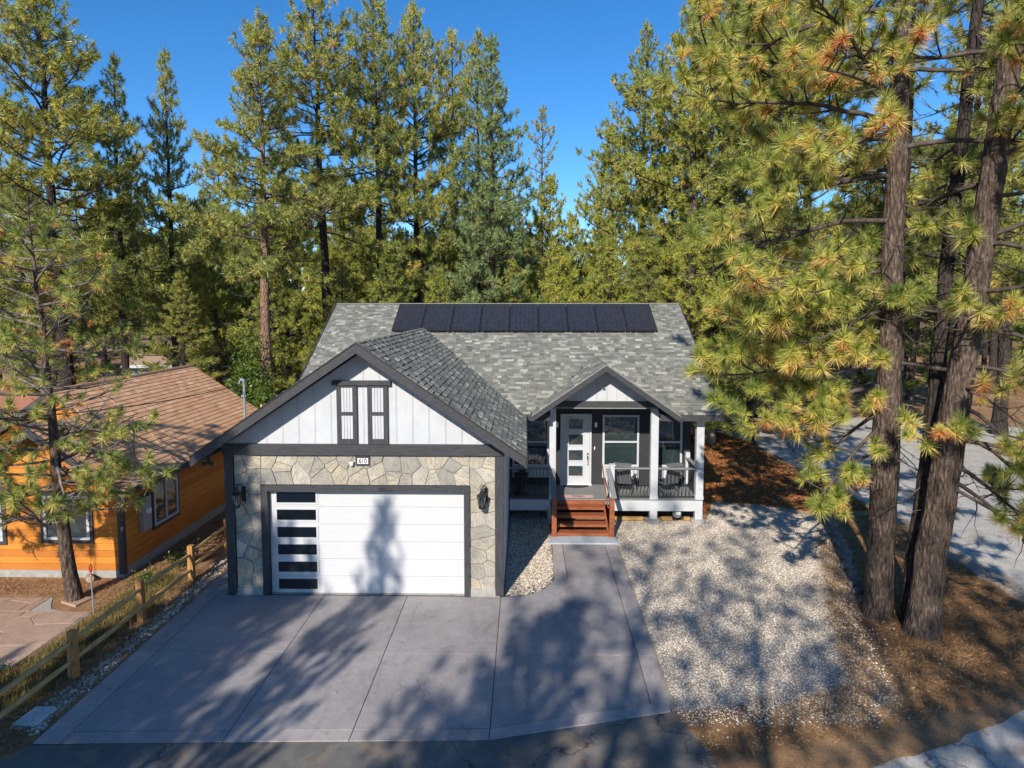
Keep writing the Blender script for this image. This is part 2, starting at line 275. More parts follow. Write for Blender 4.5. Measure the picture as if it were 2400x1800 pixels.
# ------------------------------------------------------------------ geometry helpers
class MB:
    def __init__(s): s.v = []; s.f = []; s.t = []
    def add(s, vs, fs, tint=None):
        o = len(s.v); s.v.extend([tuple(x) for x in vs]); s.f.extend([tuple(i + o for i in f) for f in fs])
        s.t.extend([tint if tint is not None else 0.5] * len(vs)); return s
    def box(s, x0, x1, y0, y1, z0, z1, tint=None):
        vs = [(x0, y0, z0), (x1, y0, z0), (x1, y1, z0), (x0, y1, z0), (x0, y0, z1), (x1, y0, z1), (x1, y1, z1), (x0, y1, z1)]
        return s.add(vs, [(3, 2, 1, 0), (4, 5, 6, 7), (0, 1, 5, 4), (1, 2, 6, 5), (2, 3, 7, 6), (3, 0, 4, 7)], tint)
    def prism(s, poly, h0, h1, axis='z', tint=None, inset=0.0):
        # poly counter-clockwise seen from the +axis side for z; for y the polygon is (x,z)
        n = len(poly); top = poly
        if inset:
            cx = sum(p[0] for p in poly) / n; cy = sum(p[1] for p in poly) / n
            top = []
            for a, b in poly:
                d = math.hypot(a - cx, b - cy) or 1; k = max(0.3, 1 - inset / d); top.append((cx + (a - cx) * k, cy + (b - cy) * k))
        if axis == 'z': vs = [(a, b, h0) for a, b in poly] + [(a, b, h1) for a, b in top]
        elif axis == 'y': vs = [(a, h0, b) for a, b in poly] + [(a, h1, b) for a, b in top]
        else: vs = [(h0, a, b) for a, b in poly] + [(h1, a, b) for a, b in top]
        fs = [tuple(range(n - 1, -1, -1)), tuple(range(n, 2 * n))] + [(i, (i + 1) % n, n + (i + 1) % n, n + i) for i in range(n)]
        return s.add(vs, fs, tint)
    def tube(s, path, radii, sides=8, tint=None, cap=True):
        P = np.array(path, float); n = len(P)
        if not hasattr(radii, '__len__'): radii = [radii] * n
        T = np.gradient(P, axis=0); T /= np.maximum(np.linalg.norm(T, axis=1, keepdims=True), 1e-9)
        ref = np.array([0, 0, 1.0]) if abs(T[:, 2]).mean() < 0.8 else np.array([1.0, 0, 0])
        U = np.cross(T, ref); U /= np.maximum(np.linalg.norm(U, axis=1, keepdims=True), 1e-9); V = np.cross(T, U)
        a = np.arange(sides) * 2 * math.pi / sides
        ring = P[:, None] + np.array(radii)[:, None, None] * (np.cos(a)[None, :, None] * U[:, None] + np.sin(a)[None, :, None] * V[:, None])
        fs = []
        for i in range(n - 1):
            for j in range(sides):
                k = (j + 1) % sides; fs.append((i * sides + j, i * sides + k, (i + 1) * sides + k, (i + 1) * sides + j))
        if cap: fs += [tuple(range(sides - 1, -1, -1)), tuple(range((n - 1) * sides, n * sides))]
        return s.add(ring.reshape(-1, 3).tolist(), fs, tint)
    def lathe(s, prof, cx, cy, sides=12, tint=None):
        vs = []; fs = []
        for r, z in prof:
            for j in range(sides):
                a = 2 * math.pi * j / sides; vs.append((cx + r * math.cos(a), cy + r * math.sin(a), z))
        for i in range(len(prof) - 1):
            for j in range(sides):
                k = (j + 1) % sides; fs.append((i * sides + j, i * sides + k, (i + 1) * sides + k, (i + 1) * sides + j))
        fs += [tuple(range(sides - 1, -1, -1)), tuple(range((len(prof) - 1) * sides, len(prof) * sides))]
        return s.add(vs, fs, tint)
    def mesh(s, name, smooth=False, extra=None):
        me = bpy.data.meshes.new(name); me.from_pydata(s.v, [], s.f)
        at = me.attributes.new('tint', 'FLOAT', 'POINT'); at.data.foreach_set('value', s.t)
        if extra:
            for k, val in extra.items():
                a2 = me.attributes.new(k, 'FLOAT', 'POINT'); a2.data.foreach_set('value', [val] * len(s.v))
        if smooth: me.polygons.foreach_set('use_smooth', [True] * len(me.polygons))
        me.update(); return me
    def build(s, name, mat, parent=None, smooth=False, local=False, extra=None, label=None):
        me = s.mesh(name, smooth, extra); me.materials.append(MT[mat] if isinstance(mat, str) else mat)
        return link(name, me, parent, local, label)

def link(name, me, parent=None, local=False, label=None):
    o = bpy.data.objects.new(name, me); COL.objects.link(o)
    if parent is not None:
        o.parent = parent
        if not local and parent.type == 'EMPTY': o.matrix_parent_inverse = Matrix.Translation(-parent.location)
    if label: o['label'] = label
    return o
def thing(name, label, cat, loc=(0, 0, 0), rz=0.0, group=None):
    o = bpy.data.objects.new(name, None); COL.objects.link(o); o.empty_display_size = 0.2
    o.location = loc; o.rotation_euler = (0, 0, rz); o['label'] = label; o['category'] = cat
    if group: o['group'] = group
    return o
def tag(o, label, cat=None, group=None, kind=None):
    o['label'] = label
    if cat: o['category'] = cat
    if group: o['group'] = group
    if kind: o['kind'] = kind
    return o
def struct(o, label=None):
    o['kind'] = 'structure'
    if label: o['label'] = label
    return o
def raw_mesh(name, V, n_per, tint, mat):
    # V (F*n_per,3): independent triangles / quads
    V = np.ascontiguousarray(V, dtype=np.float32); nv = len(V); nf = nv // n_per
    me = bpy.data.meshes.new(name)
    me.vertices.add(nv); me.vertices.foreach_set('co', V.ravel())
    me.loops.add(nv); me.loops.foreach_set('vertex_index', np.arange(nv, dtype=np.int32))
    me.polygons.add(nf); me.polygons.foreach_set('loop_start', np.arange(0, nv, n_per, dtype=np.int32))
    at = me.attributes.new('tint', 'FLOAT', 'POINT'); at.data.foreach_set('value', np.ascontiguousarray(tint, dtype=np.float32))
    me.materials.append(MT[mat]); me.update(calc_edges=True); return me
def inpoly(P, poly):
    x, y = P[:, 0], P[:, 1]; c = np.zeros(len(P), bool); n = len(poly)
    for i in range(n):
        x1, y1 = poly[i]; x2, y2 = poly[(i + 1) % n]
        k = ((y1 > y) != (y2 > y)) & (x < (x2 - x1) * (y - y1) / ((y2 - y1) or 1e-9) + x1); c ^= k
    return c
def edge_dist(P, poly):
    d = np.full(len(P), 1e9); n = len(poly)
    for i in range(n):
        a = np.array(poly[i]); b = np.array(poly[(i + 1) % n]); ab = b - a
        tt = np.clip(((P - a) @ ab) / max(ab @ ab, 1e-9), 0, 1); d = np.minimum(d, np.linalg.norm(P - a - tt[:, None] * ab, axis=1))
    return d
def scatter(poly, n, rng, fall=0.0, fp=None):
    a = np.array(poly); lo, hi = a.min(0), a.max(0); out = []
    while sum(len(o) for o in out) < n:
        P = lo + rng.random((n, 2)) * (hi - lo); P = P[inpoly(P, poly)]
        if fall: P = P[rng.random(len(P)) < np.clip(edge_dist(P, fp or poly) / fall, 0.06, 1)]
        out.append(P)
    return np.concatenate(out)[:n]
def ragged(poly, amp, seed, step=0.25):
    rd = random.Random(seed); out = []
    for i in range(len(poly)):
        a, b = Vector(poly[i]), Vector(poly[(i + 1) % len(poly)]); L = (b - a).length; k = max(1, min(120, int(L / step)))
        for j in range(k):
            p = a.lerp(b, j / k)
            if j: e = (b - a).normalized(); p = p + Vector((-e.y, e.x)) * rd.uniform(-amp, amp)
            out.append((p.x, p.y))
    return out
def smooth_poly(pts, it=2):
    for _ in range(it):
        q = []
        for i in range(len(pts)):
            a, b = pts[i], pts[(i + 1) % len(pts)]
            q += [(a[0] * .75 + b[0] * .25, a[1] * .75 + b[1] * .25), (a[0] * .25 + b[0] * .75, a[1] * .25 + b[1] * .75)]
        pts = q
    return pts

# ------------------------------------------------------------------ ground, roads, drive
g = MB(); n = 60
xs = np.concatenate([np.linspace(-600, -60, 8), np.linspace(-50, 50, 61), np.linspace(60, 600, 8)])
ys = np.concatenate([np.linspace(-200, -20, 6), np.linspace(-15, 75, 61), np.linspace(90, 900, 8)])
vs = []
for y in ys:
    for x in xs:
        far = max(0, y - 55) * 0.012 + max(0, abs(x) - 45) * 0.01
        vs.append((float(x), float(y), min(far, 6.0)))
fs = [(j * len(xs) + i, j * len(xs) + i + 1, (j + 1) * len(xs) + i + 1, (j + 1) * len(xs) + i) for j in range(len(ys) - 1) for i in range(len(xs) - 1)]
g.add(vs, fs); struct(g.build('ground', 'soil'), 'brown needle strewn forest ground')

hl = MB(); hv = []; hn = 80  # ridge added only to cover the white sky low between the trees
for i in range(hn + 1):
    th = math.pi * i / hn; rr = 520; zt = 15 + 5 * math.sin(i * .55) + 4 * math.sin(i * .23 + 1) + 2 * math.sin(i * 1.7)
    hv += [(rr * math.cos(th), rr * math.sin(th) - 20, 0), (rr * 1.12 * math.cos(th), rr * 1.12 * math.sin(th) - 20, zt), (rr * 1.4 * math.cos(th), rr * 1.4 * math.sin(th) - 20, -2)]
hl.add(hv, [(i * 3 + j, i * 3 + 3 + j, i * 3 + 4 + j, i * 3 + 1 + j) for i in range(hn) for j in range(2)]); struct(hl.build('added_ridge', 'hill'), 'low forested ridge added to hide the white horizon sky')
def sheet(name, poly, z, mat, label, th=0.0):
    m = MB(); m.prism(poly, z - 0.03, z, 'z'); return struct(m.build(name, mat), label)
front = [(-60, -6), (60, -6), (60, 20), (22, 17.5), (12.2, 15.9), (11.0, 13.4), (9.9, 12.2), (8.4, 11.3), (7.0, 10.65), (5.4, 10.05), (4.2, 9.9), (3.14, 9.95), (-8.6, 9.95), (-60, 9.4)]
sheet('street', ragged(front, .07, 1, .3), 0.008, 'road', 'pale worn street pavement crossing the bottom right corner')
side = [(11.02, 38.62), (12.17, 35.59), (12.33, 30.28), (12.71, 28.07), (12.72, 23.36), (12.3, 19.3), (12.25, 15.7), (22.0, 17.4), (60, 20), (60, 36), (29.81, 39.9), (24.71, 43.02), (18.82, 43.81), (14.91, 44.1), (12.58, 46.63), (-2, 52), (-3, 45)]
sheet('side_street', ragged(side, .10, 2, .4), 0.012, 'road', 'pale side street seen between the trunks on the right')
sheet('apron', [(-8.75, 9.0), (3.6, 9.0), (3.05, 10.25), (2.68, 11.5), (-0.6, 10.66), (-8.2, 10.38)], 0.014, 'asphalt', 'dark asphalt apron in front of the driveway')

drv = MB(); drv.prism([(-8.22, 10.36), (-0.6, 10.62), (2.66, 11.46), (2.80, 19.9), (0.82, 19.9), (0.85, 17.5), (-0.5, 16.2), (-7.4, 16.4), (-7.4, 18.2), (-8.22, 18.2)], -0.02, 0.012, 'z')
drv = struct(drv.build('driveway', 'roofdeck'), 'mauve concrete driveway with scored joints and pale border')
G = 0.008
rs = random.Random(5)
fil = [(-0.59 + G, 16.12)] 
arc = [(-0.15, 16.17), (0.2, 16.32), (0.5, 16.62), (0.7, 17.0), (0.8, 17.3)]
field = [
    [(-7.74, 10.70), (-5.05, 10.79), (-5.05, 13.40), (-7.74, 13.40)], [(-5.05, 10.79), (-2.94, 10.86), (-2.94, 13.40), (-5.05, 13.40)],
    [(-2.94, 10.86), (-0.59, 10.93), (-0.59, 13.40), (-2.94, 13.40)], [(-0.59, 10.93), (2.32, 11.70), (2.36, 13.40), (-0.59, 13.40)],
    [(-7.74, 13.40), (-5.05, 13.40), (-5.05, 16.14), (-7.74, 16.14)], [(-5.05, 13.40), (-2.94, 13.40), (-2.94, 16.14), (-5.05, 16.14)],
    [(-2.94, 13.40), (-0.59, 13.40), (-0.59, 16.14), (-2.94, 16.14)],
    [(-0.59, 13.40), (2.36, 13.40), (2.42, 17.30), (0.80, 17.30), (0.7, 17.0), (0.5, 16.62), (0.2, 16.32), (-0.15, 16.17), (-0.59, 16.14)],
    [(1.15, 17.30), (2.42, 17.30), (2.46, 19.86), (1.15, 19.86)]]
border = [
    [(-8.2, 10.40), (-7.74, 10.41), (-7.74, 13.40), (-8.2, 13.40)], [(-8.2, 13.40), (-7.74, 13.40), (-7.74, 16.14), (-8.2, 16.14)], [(-8.2, 16.14), (-7.5, 16.14), (-7.5, 18.2), (-8.2, 18.2)],
    [(-7.74, 10.41), (-5.05, 10.50), (-5.05, 10.79), (-7.74, 10.70)], [(-5.05, 10.50), (-2.94, 10.56), (-2.94, 10.86), (-5.05, 10.79)],
    [(-2.94, 10.56), (-0.59, 10.64), (-0.59, 10.93), (-2.94, 10.86)], [(-0.59, 10.64), (2.64, 11.48), (2.68, 11.79), (2.32, 11.70), (-0.59, 10.93)],
    [(2.32, 11.70), (2.68, 11.79), (2.71, 13.40), (2.36, 13.40)], [(2.36, 13.40), (2.71, 13.40), (2.77, 17.30), (2.42, 17.30)], [(2.42, 17.30), (2.77, 17.30), (2.8, 19.86), (2.46, 19.86)],
    [(0.80, 17.30), (1.15, 17.30), (1.15, 19.86), (0.84, 19.86)]]
def shrink(poly, d):
    # offset a convex-ish ccw polygon inwards
    n = len(poly); out = []
    for i in range(n):
        p0, p1, p2 = Vector(poly[i - 1]), Vector(poly[i]), Vector(poly[(i + 1) % n])
        e1 = (p1 - p0).normalized(); e2 = (p2 - p1).normalized()
        n1 = Vector((-e1.y, e1.x)); n2 = Vector((-e2.y, e2.x)); b = n1 + n2
        if b.length < 1e-6: b = n1
        b.normalize(); k = d / max(0.35, b.dot(n1)); q = p1 + b * k; out.append((q.x, q.y))
    return out
for poly in field:
    m = MB(); m.prism(shrink(poly, G), -0.02, 0.03 + rs.uniform(-.0015, .0015), 'z', tint=rs.random()); m.build('slab', 'slab', drv)
for poly in border:
    m = MB(); m.prism(shrink(poly, G), -0.02, 0.032 + rs.uniform(-.0015, .0015), 'z', tint=rs.random()); m.build('border_slab', 'border', drv)
m = MB(); m.prism([(0.72, 19.88), (2.88, 19.88), (2.82, 20.55), (0.86, 20.55)], -0.02, 0.07, 'z'); struct(m.build('landing', 'landing'), 'pale blue grey concrete pad at the foot of the stairs')

rng = np.random.default_rng(11)
def pebbles(name, poly, n, smin, smax, label, fall=0.5, tlo=0.0, thi=1.0, z=0.0, fp=None):
    P = scatter(poly, n, rng, fall, fp); n = len(P)
    s = smin + (smax - smin) * rng.random(n) ** 2; a = rng.random(n) * 6.28
    ax = s * (0.8 + 0.5 * rng.random(n)); ay = s * (0.6 + 0.4 * rng.random(n)); h = s * (0.5 + 0.5 * rng.random(n))
    ca, sa = np.cos(a), np.sin(a)
    def loc(u, v, w): return np.stack([P[:, 0] + ca * u * ax - sa * v * ay, P[:, 1] + sa * u * ax + ca * v * ay, z + w], 1)
    b = [loc(1, 0.2, 0 * h), loc(0.1, 1, 0 * h), loc(-1, -0.1, 0 * h), loc(-0.1, -1, 0 * h)]; top = loc(0.15, 0.1, h)
    V = np.stack([b[0], b[1], top, b[1], b[2], top, b[2], b[3], top, b[3], b[0], top], 1).reshape(-1, 3)
    t = np.repeat(tlo + (thi - tlo) * rng.random(n) ** 0.9, 12)
    o = link(name, raw_mesh(name, V, 3, t, 'pebble')); return tag(o, label, 'gravel', kind='stuff')
gpoly = [(2.76, 11.1), (2.86, 19.8), (2.95, 20.6), (-0.3 + 3.2, 22.1), (6.2, 22.3), (7.06, 24.6), (9.4, 23.9), (10.6, 22.9), (9.9, 20.4), (8.9, 17.5), (7.9, 14.9), (7.4, 12.9), (6.97, 11.7), (6.08, 11.05)]
gin = [(2.5, 11.55), (2.5, 19.8), (2.7, 20.6), (2.9, 22.1), (6.2, 22.3), (7.06, 24.4), (9.0, 23.5), (9.9, 22.5), (9.1, 20.3), (8.1, 17.5), (7.0, 14.9), (6.5, 13.2), (5.9, 12.4), (5.0, 12.0), (4.0, 11.8)]
m = MB(); m.prism(ragged(gin, .12, 5, .2), -0.03, 0.010, 'z'); struct(m.build('gravel_bed', 'gravelbase'), 'bed under the white gravel yard right of the driveway')
pebbles('gravel', gpoly, 105000, 0.009, 0.025, 'white and tan gravel covering the yard right of the driveway', 0.9, 0.1, .97, 0.010, [(1.5, 10.9), (1.5, 23.5), (6, 24.5)] + gpoly[5:])
gp2 = [(-0.5, 16.22), (-0.12, 16.2), (0.25, 16.35), (0.55, 16.7), (0.74, 17.1), (0.8, 17.4), (0.82, 19.85), (0.85, 23.7), (-0.5, 23.7)]
m = MB(); m.prism(gp2, -0.03, 0.011, 'z'); struct(m.build('gravel_pocket_bed', 'gravelbase'), 'bed under the gravel pocket beside the garage')
pebbles('gravel', gp2, 9000, 0.016, 0.04, 'gravel pocket between garage wall and front walk', 0.08, 0, 0.9, 0.011)
gp3 = [(-8.95, 10.8), (-8.28, 10.6), (-8.28, 18.1), (-7.5, 18.3), (-7.6, 22), (-8.8, 22), (-8.75, 16), (-8.75, 13)]
pebbles('gravel', gp3, 5200, 0.016, 0.05, 'sparse white gravel strip along the left driveway edge', 0.22, 0.3, 1, 0.0)
gp4 = [(3.0, 10.4), (7.6, 11.4), (9.5, 13.8), (11, 16), (9.8, 20), (7.0, 12.8), (2.9, 11.4)]
pebbles('gravel', gp4, 700, 0.012, 0.034, 'loose white stones scattered over dirt beside the street', 0.0, 0.5, 1, 0.012)

mul = [(6.1, 22.4), (7.06, 24.6), (9.4, 23.9), (10.6, 22.9), (11.6, 23.4), (12.5, 23.4), (12.5, 28.0), (12.1, 30.2), (11.9, 35.4), (10.9, 38.4), (6.2, 41), (6.1, 30)]
m = MB(); m.prism(ragged(mul, .12, 6, .3), -0.03, 0.014, 'z'); struct(m.build('mulch_bed', 'mulchbase'), 'orange bark mulch bed beside the house')
def flakes(name, poly, n, lmin, lmax, wfac, mat, label, cat, z=0.0, lift=0.03, fall=0.3, power=1.0, seed=3):
    P = scatter(poly, n, rng, fall); n = len(P)
    L = lmin + (lmax - lmin) * rng.random(n); a = rng.random(n) * 6.28
    d = np.stack([np.cos(a), np.sin(a), (rng.random(n) - 0.35) * 0.7], 1); sd = np.stack([-np.sin(a), np.cos(a), rng.normal(0, .3, n)], 1)
    c = np.stack([P[:, 0], P[:, 1], z + 0.004 + lift * rng.random(n)], 1)
    w = (L * wfac)[:, None]
    V = np.stack([c - d * L[:, None] / 2 - sd * w, c + d * L[:, None] / 2, c - d * L[:, None] / 2 + sd * w], 1)
    V[:, :, 2] = np.maximum(V[:, :, 2], z + 0.002)
    o = link(name, raw_mesh(name, V.reshape(-1, 3), 3, np.repeat(rng.random(n) ** power, 3), mat)); return tag(o, label, cat, kind='stuff')
flakes('mulch', mul, 26000, 0.05, 0.14, 0.28, 'chip', 'orange bark mulch chips on the bed right of the house', 'mulch', 0.014, 0.04, 0.2)
lit = [(6.6, 11.0), (8.3, 11.6), (10.8, 13.4), (12.4, 16.1), (12.5, 19.3), (12.6, 23.3), (10.8, 22.9), (9.6, 19.6), (8.7, 17.2), (7.8, 14.8)]
flakes('pine_needles', lit, 42000, 0.08, 0.22, 0.03, 'litter', 'brown fallen pine needles around the two big trunks', 'needles', 0.0, 0.05, 0.5)
lf2 = [(-9.0, 10.0), (-8.3, 10.2), (-8.3, 18), (-10.6, 18), (-10.6, 15.5), (-10.2, 13), (-10.6, 12.2), (-12, 11)]
flakes('pine_needles', lf2, 16000, 0.06, 0.2, 0.035, 'litter', 'brown fallen pine needles under the split rail fence', 'needles', 0.0, 0.05, 0.3)
lf3 = [(-16, 15.9), (-11.3, 16.0), (-10.2, 15.4), (-9.2, 17), (-9, 24), (-10.7, 24), (-10.7, 17.1), (-16, 17.1)]
flakes('pine_needles', lf3, 9000, 0.06, 0.2, 0.035, 'litter', 'brown fallen pine needles at the foot of the orange cabin', 'needles', 0.0, 0.05, 0.2)
lf4 = [(3.0, 10.2), (6.2, 10.9), (7.3, 11.7), (7.5, 12.6), (6.2, 11.3), (2.9, 11.1)]
flakes('pine_needles', lf4, 3000, 0.04, 0.16, 0.04, 'litter', 'thin scatter of brown needles between gravel and street', 'needles', 0.0, 0.03, 0.3)
def blades(name, poly, n, h, label, clump=9):
    C = scatter(poly, n // clump, rng, 0.2); P = np.repeat(C, clump, 0) + rng.normal(0, 0.05, (len(C) * clump, 2)); n = len(P)
    a = rng.random(n) * 6.28; H = h * (0.4 + rng.random(n)); lean = 0.15 + 0.6 * rng.random(n)
    b = np.stack([P[:, 0], P[:, 1], np.zeros(n)], 1); d = np.stack([np.cos(a) * lean, np.sin(a) * lean, np.ones(n)], 1)
    s = np.stack([-np.sin(a), np.cos(a), np.zeros(n)], 1) * 0.006
    V = np.stack([b - s, b + s, b + d * H[:, None]], 1)
    t = np.repeat(np.repeat(rng.random(len(C)), clump) * 0.6 + 0.4 * rng.random(n), 3)
    o = link(name, raw_mesh(name, V.reshape(-1, 3), 3, t, 'grass')); return tag(o, label, 'grass', kind='stuff')
flakes('pine_needles', [(-7.9, 10.8), (2.4, 11.8), (2.4, 17), (-7.9, 16)], 420, 0.05, 0.14, 0.05, 'litter', 'few stray brown needles lying on the driveway slabs', 'needles', 0.031, 0.004, 0.0)
flakes('pine_needles', [(3, 9.6), (6, 10.2), (9, 11.8), (11, 13.2), (13, 15), (13, 20), (13.4, 26), (11, 18), (8, 11)], 11000, 0.06, 0.2, 0.035, 'litter', 'brown needles drifted over the street edge at lower right', 'needles', 0.012, 0.01, 0.3)
flakes('pine_needles', [(7.0, 12.4), (7.6, 14.9), (8.6, 17.5), (9.6, 20.4), (9.0, 20.8), (7.9, 17.6), (6.9, 15), (6.2, 12.6), (4.5, 11.7), (4.5, 11.2), (6.2, 11.4)], 6000, 0.05, 0.18, 0.03, 'litter', 'brown needles drifted over the right margin of the gravel', 'needles', 0.016, 0.03, 0.25)
blades('dry_grass', [(-9.0, 11.2), (-8.95, 17.6), (-10.2, 17), (-10.1, 15), (-10.3, 12.8), (-10.8, 12.2), (-10.6, 11)], 15000, 0.16, 'dry yellow green grass along the split rail fence')

pat = MB(); pat.prism([(-16, 15.8), (-11.8, 15.92), (-11.62, 15.6), (-11.4, 15.3), (-11.0, 15.17), (-10.3, 15.15), (-10.34, 13.59), (-10.36, 12.79), (-10.9, 12.3), (-16, 11.5)], -0.03, 0.012, 'z')
pat = struct(pat.build('patio', 'mortar'), 'pinkish flagstone patio left of the fence')
# voronoi pieces --------------------------------------------------
def clip(poly, p, nrm):
    out = []
    for i in range(len(poly)):
        a, b = poly[i], poly[(i + 1) % len(poly)]
        da = (a[0] - p[0]) * nrm[0] + (a[1] - p[1]) * nrm[1]; db = (b[0] - p[0]) * nrm[0] + (b[1] - p[1]) * nrm[1]
        if da <= 0: out.append(a)
        if da * db < 0: k = da / (da - db); out.append((a[0] + (b[0] - a[0]) * k, a[1] + (b[1] - a[1]) * k))
    return out
def voronoi(rect, seeds, joint):
    x0, x1, y0, y1 = rect; cells = []
    for i, s in enumerate(seeds):
        poly = [(x0, y0), (x1, y0), (x1, y1), (x0, y1)]
        for j, q in enumerate(seeds):
            if i == j: continue
            d = (q[0] - s[0], q[1] - s[1]); L = math.hypot(*d) or 1e-6; nn = (d[0] / L, d[1] / L)
            mid = ((s[0] + q[0]) / 2 - nn[0] * joint / 2, (s[1] + q[1]) / 2 - nn[1] * joint / 2)
            poly = clip(poly, mid, nn)
            if len(poly) < 3: break
        if len(poly) >= 3: cells.append(poly)
    return cells
rs = random.Random(9)
seeds = [(rs.uniform(-13.4, -10.3), rs.uniform(12.5, 15.9)) for _ in range(34)]
for poly in voronoi((-13.6, -10.36, 12.8, 15.15), seeds, 0.02) + voronoi((-13.6, -11.85, 15.17, 15.88), [(rs.uniform(-13.6, -11.9), rs.uniform(15.2, 15.8)) for _ in range(7)], 0.02):
    m = MB(); m.prism(poly, -0.02, 0.022 + rs.uniform(-.002, .004), 'z', tint=rs.random(), inset=0.006); m.build('flagstone', 'patio', pat)
m = MB(); m.prism([(-11.42, 15.65), (-10.87, 15.4), (-10.74, 15.91), (-11.07, 15.93)], -0.02, 0.05, 'z', inset=0.02)
tag(m.build('stepping_stone', 'patio'), 'single flat pinkish stone slab beside the thin pine trunk', 'stone')

# ------------------------------------------------------------------ roofs and shingles
INDIV = {'house': [], 'cabin': []}
def plane(O, U, S):
    O, U, S = Vector(O), Vector(U).normalized(), Vector(S).normalized(); Nn = U.cross(S).normalized()
    return Matrix(((U.x, S.x, Nn.x, O.x), (U.y, S.y, Nn.y, O.y), (U.z, S.z, Nn.z, O.z), (0, 0, 0, 1)))
def tabs(W, L, ex, wmin, wmax, rd, style='mix'):
    out = []; k = 0; v = 0.0
    while v < L - 0.02:
        u = -rd.uniform(0, wmax)
        while u < W:
            w = rd.uniform(wmin, wmax); a, b = max(0, u), min(W, u + w)
            if b - a > 0.03:
                if style == 'mix':
                    r = rd.random(); ti = rd.gauss(0.32, 0.16) if r < 0.72 else rd.gauss(0.72, 0.16)
                    th = 0.010 + (0.014 if rd.random() < 0.45 else 0.0) + rd.uniform(0, .004)
                else:
                    ti = rd.gauss(0.42, 0.2); th = 0.014 + rd.uniform(0, .006)
                out.append((a + 0.002, b - 0.002, v, min(L, v + ex + 0.03), th, min(1, max(0, ti))))
            u += w
        v += ex; k += 1
    return out
def tab_box(m, t):
    a, b, v0, v1, th, ti = t
    m.add([(a, v0, 0), (b, v0, 0), (b, v1, 0), (a, v1, 0), (a, v0, th), (b, v0, th), (b, v1, .002), (a, v1, .002)],
          [(4, 5, 6, 7), (0, 1, 5, 4), (1, 2, 6, 5), (3, 0, 4, 7)], ti)
def roof_field(owner, roof_part, MX, W, L, ex, wmin, wmax, mat, seed, visible=True, hidden=None, style='mix'):
    rd = random.Random(seed); T = tabs(W, L, ex, wmin, wmax, rd, style); rest = []
    for t in T:
        c = MX @ Vector(((t[0] + t[1]) / 2, (t[2] + t[3]) / 2, 0))
        if hidden and hidden(c): continue
        if visible: INDIV[owner].append(((c - cam.location).length, t, MX, roof_part, mat))
        else: rest.append(t)
    INDIV.setdefault(owner + '_rest', []).append((roof_part, MX, mat, rest))
def flush_shingles(owner, keep=300):
    lst = sorted(INDIV[owner], key=lambda q: q[0]); tops = lst[:keep]; rest = {}
    for d, t, MX, rp, mat in lst[keep:]: rest.setdefault((rp.name, mat, tuple(map(tuple, MX))), (rp, MX, []))[2].append(t)
    for rp, MX, mat, ts in INDIV[owner + '_rest']:
        if ts: rest.setdefault((rp.name, mat, tuple(map(tuple, MX))), (rp, MX, []))[2].extend(ts)
    for (nm, mat, _), (rp, MX, ts) in rest.items():
        m = MB()
        for t in ts: tab_box(m, t)
        o = m.build('shingle_field', mat, rp); o.matrix_basis = MX; o['kind'] = 'stuff'
    cache = {}
    for d, t, MX, rp, mat in tops:
        a, b, v0, v1, th, ti = t; key = (mat, round(ti * 11), round(v1 - v0, 2), round(th, 2))
        if key not in cache:
            m = MB(); tab_box(m, (0, 1, 0, v1 - v0, round(th, 2), ti)); me = m.mesh('shingle'); me.materials.append(MT[mat]); cache[key] = me
        o = link('shingle', cache[key], rp); o.matrix_basis = MX @ Matrix.Translation((a, v0, 0)) @ Matrix.Diagonal((b - a, 1, 1, 1))

# ------------------------------------------------------------------ the house
house = thing('house', 'white and charcoal house with stone garage front and grey shingle roof', 'house', (-1, 22, 0))
GY = 16.17; GX0, GX1, GXC = -7.45, -0.53, -3.99
def mainz(y): return 3.75 + (y - 21.55) * 0.554
# carcass walls
m = MB(); m.box(GX0, GX1, GY + 0.16, 24.0, 0.0, 3.62)
m.prism([(GX0, 3.62), (GX1, 3.62), (GX1, 3.80), (GXC, 6.10), (GX0, 3.80)], GY + 0.16, GY + 0.30, 'y')
m.build('garage_wall', 'white', house)
m = MB(); m.box(GX0, 5.97, 24.0, 32.4, 0.0, 3.9)
m.prism([(23.86, 3.9), (32.4, 3.9), (28.1, 6.9)], 5.7, 5.93, 'x'); m.prism([(23.86, 3.9), (32.4, 3.9), (28.1, 6.9)], GX0 + 0.04, GX0 + 0.2, 'x')
m.build('main_wall', 'white', house)
m = MB(); m.box(GX1 + 0.001, 5.97, 23.8, 24.0 - 0.002, 0.15, 3.98); m.build('porch_wall', 'darkwall', house)
# garage front: stone veneer
sw = MB()
sw.box(-7.25, -6.54, GY + 0.02, GY + 0.158, 0.2, 3.63); sw.box(-1.38, -0.72, GY + 0.02, GY + 0.158, 0.2, 3.63); sw.box(-6.54, -1.38, GY + 0.02, GY + 0.158, 2.8, 3.63)
sw = sw.build('stone_wall', 'mortar', house)
rs = random.Random(21)
def jitter_seeds(x0, x1, z0, z1, nx, nz, j=0.42):
    out = []
    for i in range(nx):
        for k in range(nz):
            out.append((x0 + (i + .5 + rs.uniform(-j, j)) * (x1 - x0) / nx, z0 + (k + .5 + rs.uniform(-j, j)) * (z1 - z0) / nz))
    return out
cells = voronoi((-7.23, -6.56, 0.2, 3.62), jitter_seeds(-7.23, -6.56, 0.2, 3.62, 2, 9), 0.011)
cells += voronoi((-1.36, -0.73, 0.2, 3.62), jitter_seeds(-1.36, -0.73, 0.2, 3.62, 2, 9), 0.011)
cells += voronoi((-6.555, -1.365, 2.86, 3.62), jitter_seeds(-6.555, -1.365, 2.86, 3.62, 12, 2) + jitter_seeds(-6.555, -1.365, 2.9, 3.6, 7, 1, .5), 0.011)
